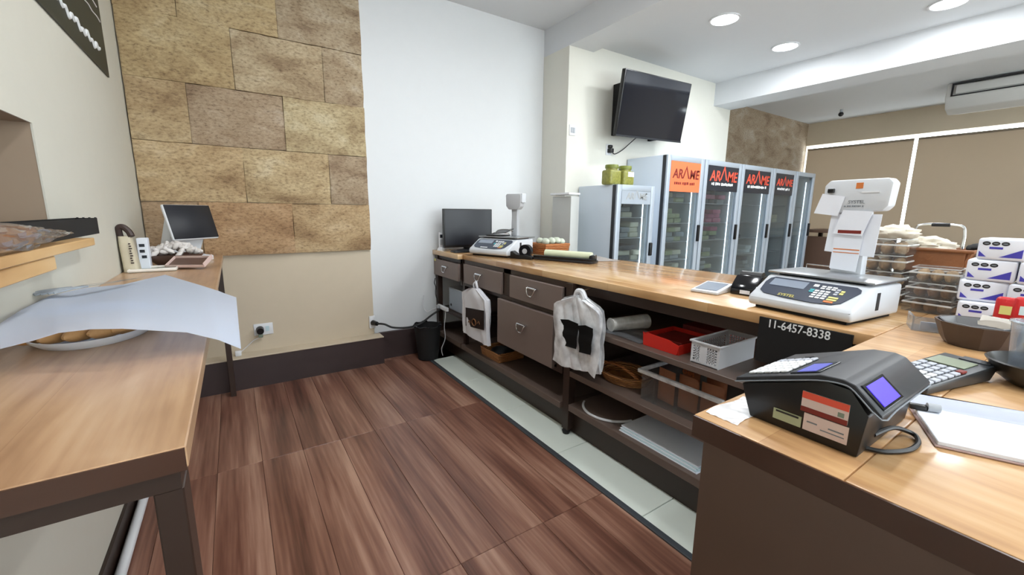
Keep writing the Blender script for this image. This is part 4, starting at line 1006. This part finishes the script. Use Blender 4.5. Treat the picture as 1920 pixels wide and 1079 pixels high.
# ------------------------------------------------------------------ near counter: cash register, calculator, notebook
RX0, RX1 = .735, .965
t = thing('cash_register', 'black cash register with lit blue displays and side stickers', 'cash register', (.85, .265, ZC))
O('body', G().prism([(.342, .9655), (.186, .9655), (.180, 1.034), (.205, 1.066), (.24, 1.068), (.362, 1.021), (.356, 1.008)], 'x', RX0+.004, RX1-.004, .003), 'black_plastic', t, True)
prof = [(.3705, 1.022), (.3705, 1.030), (.245, 1.0775), (.215, 1.080), (.200, 1.076), (.1645, 1.043), (.1645, 1.037), (.203, 1.069), (.217, 1.073), (.243, 1.0705)]
lid = O('lid', G().prism(prof, 'x', RX0, RX1, .0012, 1), 'charcoal', t, True)
# keyboard face: plane from (Y .3705,z 1.030) up to (.245,1.0775)
def face(y0, z0, y1, z1):
    """matrix: local x = world X, local y along the slope from point 0 to point 1, z out (up)"""
    u = Vector((0, y1-y0, z1-z0)).normalized(); r = Vector((1, 0, 0)); n = r.cross(u)
    if n.z < 0: r = -r; n = -n
    m = Matrix.Identity(4)
    for i in range(3): m[i][0] = r[i]; m[i][1] = u[i]; m[i][2] = n[i]
    m.translation = (RX0, y0, z0); return m, (1 if r.x > 0 else -1)
fm, sg = face(.3705, 1.030, .245, 1.0775)
def X(a, b): return (a, b) if sg > 0 else (-b, -a)
for i in range(5):
    for j in range(5):
        x0, x1 = X(.022+.0255*i, .022+.0255*i+.021); y0 = .012+.0135*j
        O('key', G().box(x0, x1, y0, y0+.0115, .0002, .0045, .0015, 1, fm), 'key_grey' if i == 4 else 'key_white', t, True)
x0, x1 = X(.014, .10); O('operator_window', G().box(x0, x1, .085, .128, .0002, .002, .001, 1, fm), 'black_gloss', t, True)
x0, x1 = X(.02, .085); O('operator_display', G().box(x0, x1, .094, .121, .002, .0026, 0, 1, fm), 'lcd_dim', t, True)
x0, x1 = X(.155, .162); O('lid_latch', G().box(x0, X(.155, .175)[1], .05, .066, .0002, .005, .001, 1, fm), 'black_plastic', t, True)
bm_, sg = face(.1645, 1.043, .200, 1.076)
x0, x1 = X(.012, .098); O('customer_window', G().box(x0, x1, .004, .045, .0002, .0018, .001, 1, bm_), 'black_gloss', t, True)
x0, x1 = X(.020, .088); O('customer_display', G().box(x0, x1, .008, .041, .0018, .0026, 0, 1, bm_), 'lcd_blue', t, True)
O('trim_line', G().tube([(RX0-.001, .371, 1.022), (RX0-.001, .30, 1.0485), (RX0-.001, .245, 1.068), (RX0-.001, .215, 1.0725), (RX0-.001, .200, 1.067), (RX0-.001, .1645, 1.0375), (RX0+.06, .1635, 1.0375), (RX1, .1635, 1.0375)], .0012, 6, 3), 'ink_grey', t, True)
def sticker(y0, y1, z0, z1, mat, name='sticker'):
    return O(name, G().box(RX0+.0025, RX0+.0042, y1, y0, z0, z1), mat, t, True)
s1 = sticker(.265, .203, 1.011, 1.043, 'sticker_pink')
O('red_band', G().box(RX0+.0018, RX0+.0026, .203, .265, 1.032, 1.043), 'ink_red', s1, True); O('red_band', G().box(RX0+.0018, RX0+.0026, .203, .265, 1.010, 1.018), 'ink_dark_red', s1, True)
O('emblem', G().box(RX0+.0018, RX0+.0026, .208, .216, 1.020, 1.027), 'tray_green', s1, True)
s2 = sticker(.304, .262, .980, .998, 'sticker_green')
O('print', G().box(RX0+.0018, RX0+.0026, .266, .300, .9935, .9965), 'ink_black', s2, True)
s3 = sticker(.259, .200, .980, 1.008, 'sticker_pink')
O('print', G().box(RX0+.0018, RX0+.0026, .204, .235, .988, .9895).box(RX0+.0018, RX0+.0026, .24, .254, .994, .996).box(RX0+.0018, RX0+.0026, .205, .225, .994, .996), 'ink_grey', s3, True)
O('power_cord', G().tube([(.80, .186, .985), (.845, .176, .988), (.885, .166, .975), (.888, .155, .970), (.862, .147, .969), (.825, .150, .969), (.79, .168, .969), (.775, .188, .97)], .0036, 8, 6), 'cord_black', t, True)
t = thing('usb_plug', 'black connector with a grey tip lying on the notebook', 'connector', (1.005, .172, .9765), R(-60))
O('housing', G().box(-.022, .004, -.006, .006, .0, .010, .003), 'black_plastic', t)
O('tip', G().cyl((.003, 0, .0075), (.020, 0, .0075), .0075, .0075, 16), 'grey_plastic', t)
solo('tape_patch', G().grid(lambda u, v: (.685+.125*u, .392-.058*v+.004*math.sin(6*u), ZC+.0012+.0012*math.sin(40*u+13*v)*math.sin(31*v)), 20, 12), 'bag_film', 'crinkled clear tape patch at the corner by the register', 'tape', ang=60)
t = thing('calculator', 'grey desk calculator with a green display behind the register', 'calculator', (1.262, .208, ZC), R(-14))
cp = [(-.125, .002), (.10, .002), (.125, .030), (.121, .036), (-.12, .018), (-.125, .015)]
O('case', G().prism(cp, 'y', -.046, .046, .003), 'calc_grey', t)
cm = RY(-math.atan2(.018, .241), (0, 0, .0272))
O('display', G().box(.032, .085, -.028, .038, .0, .002, 0, 1, cm), 'calc_lcd', t)
O('solar_cell', G().box(.098, .122, -.04, .01, .0, .0015, 0, 1, cm), 'charcoal', t)
for i in range(6):
    for j in range(5):
        mt = 'ink_dark_red' if (i == 5 and j == 0) else ('key_white' if j in (1, 2) and i < 3 else 'key_grey')
        O('key', G().box(-.114+.0225*i, -.114+.0225*i+.0175, -.041+.0165*j, -.041+.0165*j+.0125, .0, .005, .0012, 1, cm), mt, t)
t = thing('notebook', 'open white writing pad on the near counter', 'notebook', (1.03, .10, ZC), math.atan2(-.91, .41))
O('cover', G().box(-.09, .26, -.122, .105, .0005, .004, .001, 1), 'pad_pink', t)
O('page_block', G().box(-.087, .26, -.120, .103, .004, .011, .001, 1), 'paper', t)
O('top_page', G().grid(lambda u, v: (-.085+.345*u, .025+.078*v, .0115+.016*math.sin(math.pi*min(1, v*1.2))*(.6+.4*u)), 10, 14, .0015), 'paper', t, ang=60)

# ------------------------------------------------------------------ under the counter
t = thing('paper_bag_bundle', 'white carrier bags with a brown logo hung from a drawer handle', 'bag', (1.50, 2.78, .3))
def wbag(u, v):
    z = .74-.40*u; a = 2*math.pi*v
    k = .16+.84*min(1, (u/.16))**.8 if u < .16 else 1
    y = 2.79+.205*k*math.copysign(abs(math.cos(a))**.45, math.cos(a)); x = 1.515+.024*math.copysign(abs(math.sin(a))**.6, math.sin(a))*(.6+.4*k)
    return (x+.006*math.sin(9*a+6*u), y+.004*math.sin(11*u), z+.01*math.cos(a)*u)
O('bag_sheet', G().grid(wbag, 26, 36), 'bag_white', t, True)
O('hanging_loop', G().tube([(1.52, 2.82, .735), (1.515, 2.815, .765), (1.52, 2.795, .782), (1.515, 2.775, .765), (1.52, 2.77, .735)], .010, 8, 4), 'bag_white', t, True)
lp = O('logo_patch', G().grid(lambda u, v: (1.487+.002*math.sin(6*u), 2.91-.30*u, .415+.15*v+.035*u), 8, 4, .002), 'coffee_dark', t, True)
O('logo_mark', G().tube([(1.4845, 2.80, .475), (1.4845, 2.775, .50), (1.4845, 2.745, .495), (1.4845, 2.735, .47), (1.4845, 2.76, .45), (1.4845, 2.785, .455)], .004, 6, 3, True).tube([(1.4845, 2.86, .455), (1.4845, 2.84, .475), (1.4845, 2.83, .455)], .003, 6, 2).tube([(1.4845, 2.71, .48), (1.4845, 2.69, .50), (1.4845, 2.675, .48)], .003, 6, 2), 'crust_dark', lp, True)
t = thing('clear_bag_bundle', 'bundle of clear carrier bags with black print hung at the counter', 'bag', (1.5, 1.62, .45))
def cbag(k):
    def f(u, v):
        z = .875-.40*u+.02*k*.3; wv = .158+.015*min(1, u*3); c = max(0, 1-u*9)
        y = 1.625+(v-.5)*2*(wv*(1-.75*c))+.012*math.sin(3*k+7*u)*u
        return (1.494+.011*k+.010*math.sin(11*v+4*u+k*2)+.012*math.sin(5*v+k), y, z-.02*abs(v-.5)*(1-u)+.015*math.sin(6*v+k)*u)
    return f
for k in range(4): O('bag_sheet', G().grid(cbag(k), 22, 26), 'bag_film', t, True)
O('knot', G().tube([(1.52, 1.66, .86), (1.51, 1.64, .90), (1.515, 1.61, .905), (1.52, 1.59, .87)], .016, 8, 4), 'bag_film', t, True)
for a_, b_ in ((1.735, 1.60), (1.578, 1.49)): O('printed_block', G().grid(lambda u, v: (1.480+.003*math.sin(11*v), a_+(b_-a_)*u+.012*v*(1-2*u), .585+.155*v+.010*u-.02*abs(u-.5)*v), 10, 8, .002), 'black_matte', t, True)
O('printed_edge', G().box(1.55, 1.553, 1.70, 1.735, .62, .74), 'tissue_blue', t, True)
solo('hook', G().tube([(1.59, 1.625, .91), (1.53, 1.625, .905), (1.515, 1.625, .885), (1.53, 1.625, .87)], .004, 8, 4), 'chrome', 'small metal hook holding the clear bags', 'hook')
# upper shelf
t = thing('cup_sleeve', 'sleeve of nested pale plastic cups lying on the upper shelf', 'cups', (1.75, 1.48, .69), R(-12))
O('sleeve', G().lathe([(0, 0), (.036, 0), (.036, .002), (.034, .004), (.041, .235), (.036, .235), (.034, .21), (0, .205)], 28, Mx=Matrix.Translation((-.12, 0, .042)) @ Matrix.Rotation(R(90), 4, 'Y')), 'sleeve_plastic', t)
for k in range(3): O('cup_rim', G().tube([(.075+.014*k, .0385*math.cos(a*math.pi/8), .042+.0385*math.sin(a*math.pi/8)) for a in range(16)], .0022, 6, 1, True), 'tissue_white', t)
solo('crumpled_film', G().grid(lambda u, v: (1.60+.2*u, 1.28+.36*v, .693+.006*abs(math.sin(9*u+5*v))), 14, 20, .001), 'clear_grey', 'crumpled plastic film lying on the upper shelf edge', 'film', ang=60)
t = thing('red_tray', 'bright red plastic tray on the upper shelf', 'tray', (1.73, 1.17, .69))
O('tray_front', G().prism([(1.27, .691), (1.085, .691), (1.075, .735), (1.105, .742), (1.13, .75), (1.25, .755), (1.265, .745), (1.275, .755)], 'x', 1.612, 1.617), 'red_plastic', t, True)
O('tray_body', G().box(1.617, 1.84, 1.085, 1.27, .6905, .695).box(1.617, 1.84, 1.267, 1.272, .691, .75).box(1.617, 1.84, 1.078, 1.083, .691, .735).box(1.84, 1.845, 1.08, 1.27, .691, .75), 'red_plastic', t, True)
solo('red_carton', G().box(1.66, 1.83, 1.095, 1.255, .6955, .735, .004), 'red_dark', 'dark red carton inside the red tray', 'carton')
solo('red_carton', G().box(1.89, 2.1, 1.02, 1.25, .6905, .76, .004), 'red_dark', 'dark red carton behind the red tray', 'carton')
# white slotted basket
t = thing('plastic_basket', 'white perforated plastic basket on the upper shelf', 'basket', (1.74, .95, .69))
def slotted(ax, c0, a0, a1, z0, z1, cols, rws, th=.003, flare=0.):
    """perforated wall: bars between holes. ax 'x': wall at x=c0 along y"""
    g = G()
    def bar(p0, p1, q0, q1):
        if ax == 'x': g.box(c0, c0+th, p0, p1, q0, q1)
        else: g.box(p0, p1, c0, c0+th, q0, q1)
    L_ = a1-a0; hz = z1-z0
    zb = [z0, z0+hz*.12]+[None]; m = rws
    ys = [a0+L_*(.06+.88*i/cols) for i in range(cols+1)]; zz = [z0+hz*(.14+.70*j/m) for j in range(m+1)]
    bar(a0, a1, z0, zz[0]); bar(a0, a1, zz[-1], z1); bar(a0, ys[0], zz[0], zz[-1]); bar(ys[-1], a1, zz[0], zz[-1])
    hw = L_*.88/cols*.22; hh = hz*.7/m*.22
    for y in ys[1:-1]: bar(y-hw, y+hw, zz[0], zz[-1])
    for z in zz[1:-1]: bar(ys[0], ys[-1], z-hh, z+hh)
    return g
bx0, bx1, by0, by1 = 1.60, 1.88, .885, 1.005
O('front_wall', slotted('x', bx0, by0, by1, .6905, .785, 9, 6), 'basket_white', t, True, smooth=False)
O('front_panel', G().box(bx0-.001, bx0+.003, .935, .968, .70, .775), 'basket_white', t, True)
O('back_wall', slotted('x', bx1, by0, by1, .6905, .785, 9, 6), 'basket_white', t, True, smooth=False)
O('far_wall', slotted('y', by1, bx0, bx1, .6905, .785, 16, 6), 'basket_white', t, True, smooth=False)
O('near_wall', G().box(bx0, bx1, by0-.003, by0, .6905, .785), 'basket_white', t, True)
O('bottom', G().box(bx0, bx1, by0, by1, .6905, .694), 'basket_white', t, True)
O('rim', G().tube([(bx0-.004, by0-.006, .786), (bx1+.004, by0-.006, .786), (bx1+.004, by1+.006, .786), (bx0-.004, by1+.006, .786)], .005, 8, 1, True), 'basket_white', t, True)
# middle shelf
t = thing('storage_box', 'clear plastic storage box with a lid on the middle shelf', 'box', (1.78, 1.08, .41))
O('box_walls', G().box(1.62, 1.623, .86, 1.27, .411, .55).box(1.95, 1.953, .86, 1.27, .411, .55).box(1.623, 1.95, 1.267, 1.27, .411, .55).box(1.623, 1.95, .86, .863, .411, .55).box(1.62, 1.95, .86, 1.27, .4105, .413), 'clear_plastic', t, True)
O('rim', G().box(1.600, 1.622, .85, 1.285, .548, .568, .005).box(1.622, 1.97, 1.268, 1.285, .548, .568, .005).box(1.95, 1.97, .85, 1.268, .548, .568, .005), 'bag_film', t, True)
O('rib', G().box(1.617, 1.6205, 1.19, 1.196, .412, .548), 'clear_plastic', t, True)
for k, (x, y, z) in enumerate(((1.68, 1.17, .5), (1.69, 1.06, .5), (1.70, .95, .49), (1.80, 1.12, .51), (1.80, .99, .51))):
    t2 = thing('snack_packet', ('brown snack packet at the far end of the storage box', 'brown snack packet lettered CHIPS in the storage box front', 'brown snack packet at the near end of the storage box', 'brown snack packet standing at the back of the storage box', 'brown snack packet at the back near end of the storage box')[k], 'packet', (x, y, .414), R(6*(k % 3)-6), 'snack packets in the storage box')
    hz = .20 if k > 2 else .165
    O('packet_body', G().grid(lambda u, v: ((.022*math.sin(math.pi*u)**.7*math.sin(math.pi*v)**.5)*1, -.05+.10*u, hz*v), 10, 10).grid(lambda u, v: (-(.022*math.sin(math.pi*u)**.7*math.sin(math.pi*v)**.5), -.05+.10*u, hz*v), 10, 10), 'chips_brown', t2)
    if k in (1, 3): textmesh('CHIPS', .026, 'key_orange', 'lettering', t2, basis((0, -1, 0), (0, 0, 1), (-.0235, 0, hz*.72)), bold=.0005)
t = thing('wicker_tray', 'flat round wicker tray with an arched handle on the middle shelf', 'basket', (1.74, 1.47, .41))
g = G()
for k in range(4): g.tube([(1.74+(.10+.006*k)*math.cos(a*math.pi/10), 1.475+(.13+.006*k)*math.sin(a*math.pi/10), .4185+.013*k) for a in range(20)], .008, 7, 2, True)
O('weave', g, 'wicker_tan', t, True)
O('bottom', G().lathe([(0, .0005), (.1, .0005), (.1, .006), (0, .006)], 28, (1.74, 1.475, .41), sy=1.3), 'wicker_tan', t, True)
O('arched_handle', G().tube([(1.66, 1.60, .46), (1.66, 1.56, .50), (1.67, 1.47, .51), (1.68, 1.39, .488), (1.69, 1.35, .46)], .008, 8, 5), 'wicker_orange', t, True)
# lower shelf
t = thing('cake_board', 'round grey cake board with a white rim on the lower shelf', 'cake board', (1.73, 1.56, .20))
O('board', G().lathe([(0, .001), (.165, .001), (.17, .006), (.165, .012), (0, .012)], 48, (1.74, 1.555, .20)), 'shelf_brown', t, True)
O('white_rim', G().tube([(1.74+.168*math.cos(R(a)), 1.555+.168*math.sin(R(a)), .208) for a in range(120, 262, 7)], .0075, 8, 2), 'white_plastic', t, True)
for k in range(5):
    a = G().box(1.585+.004*k, 1.86+.004*k, .92+.006*(k % 3), 1.365-.01*(k % 2), .2005+.0055*k, .2055+.0055*k, .001, 1)
    solo('cardboard_sheet', a, 'paper' if k % 2 == 0 else 'label_cyan', '%s white card sheet in the pile on the lower shelf' % ('lowest', 'second lowest', 'middle', 'second highest', 'topmost')[k], 'card sheet', 'card sheets on the lower shelf')
# bottom left
t = thing('wicker_basket', 'low wicker basket on the bottom shelf under the drawers', 'basket', (1.68, 2.66, .19))
basket_rect(t, 1.58, 1.80, 2.55, 2.80, .191, .255, 'wicker_tan', .006)
solo('dark_cloth', G().ball((1.69, 2.675, .235), (.09, .10, .03), 14, .1), 'black_matte', 'dark cloth lying in the low wicker basket', 'cloth', ang=60)
t = thing('network_box', 'pale grey metal box on the end cabinet shelf', 'box', (1.75, 3.33, .42))
O('case', G().box(1.62, 2.0, 3.16, 3.50, .4205, .63, .004), 'zinc', t, True)
O('front_plate', G().box(1.616, 1.6205, 3.17, 3.49, .43, .62), 'fridge_grey', t, True)
O('switch', G().box(1.612, 1.617, 3.44, 3.46, .46, .48), 'black_plastic', t, True)
t = thing('power_strip', 'white power strip with tangled cords at the counter leg', 'power strip', (1.54, 3.45, .45))
O('strip', G().box(1.525, 1.55, 3.36, 3.56, .43, .465, .005), 'white_plastic', t, True)
O('cord', G().tube([(1.535, 3.40, .43), (1.525, 3.39, .36), (1.52, 3.40, .28), (1.52, 3.385, .18), (1.49, 3.40, .08), (1.50, 3.40, .012)], .004), 'cord_white', t, True)
O('cord', G().tube([(1.535, 3.55, .47), (1.52, 3.58, .55), (1.53, 3.60, .62), (1.51, 3.58, .66), (1.535, 3.62, .70)], .004), 'cord_black', t, True)
O('cord', G().tube([(1.53, 3.52, .45), (1.48, 3.55, .42), (1.43, 3.58, .40), (1.40, 3.60, .45), (1.42, 3.62, .55)], .004), 'cord_white', t, True)
O('plug', G().box(1.50, 1.527, 3.50, 3.53, .435, .465, .005), 'grey_plastic', t, True)
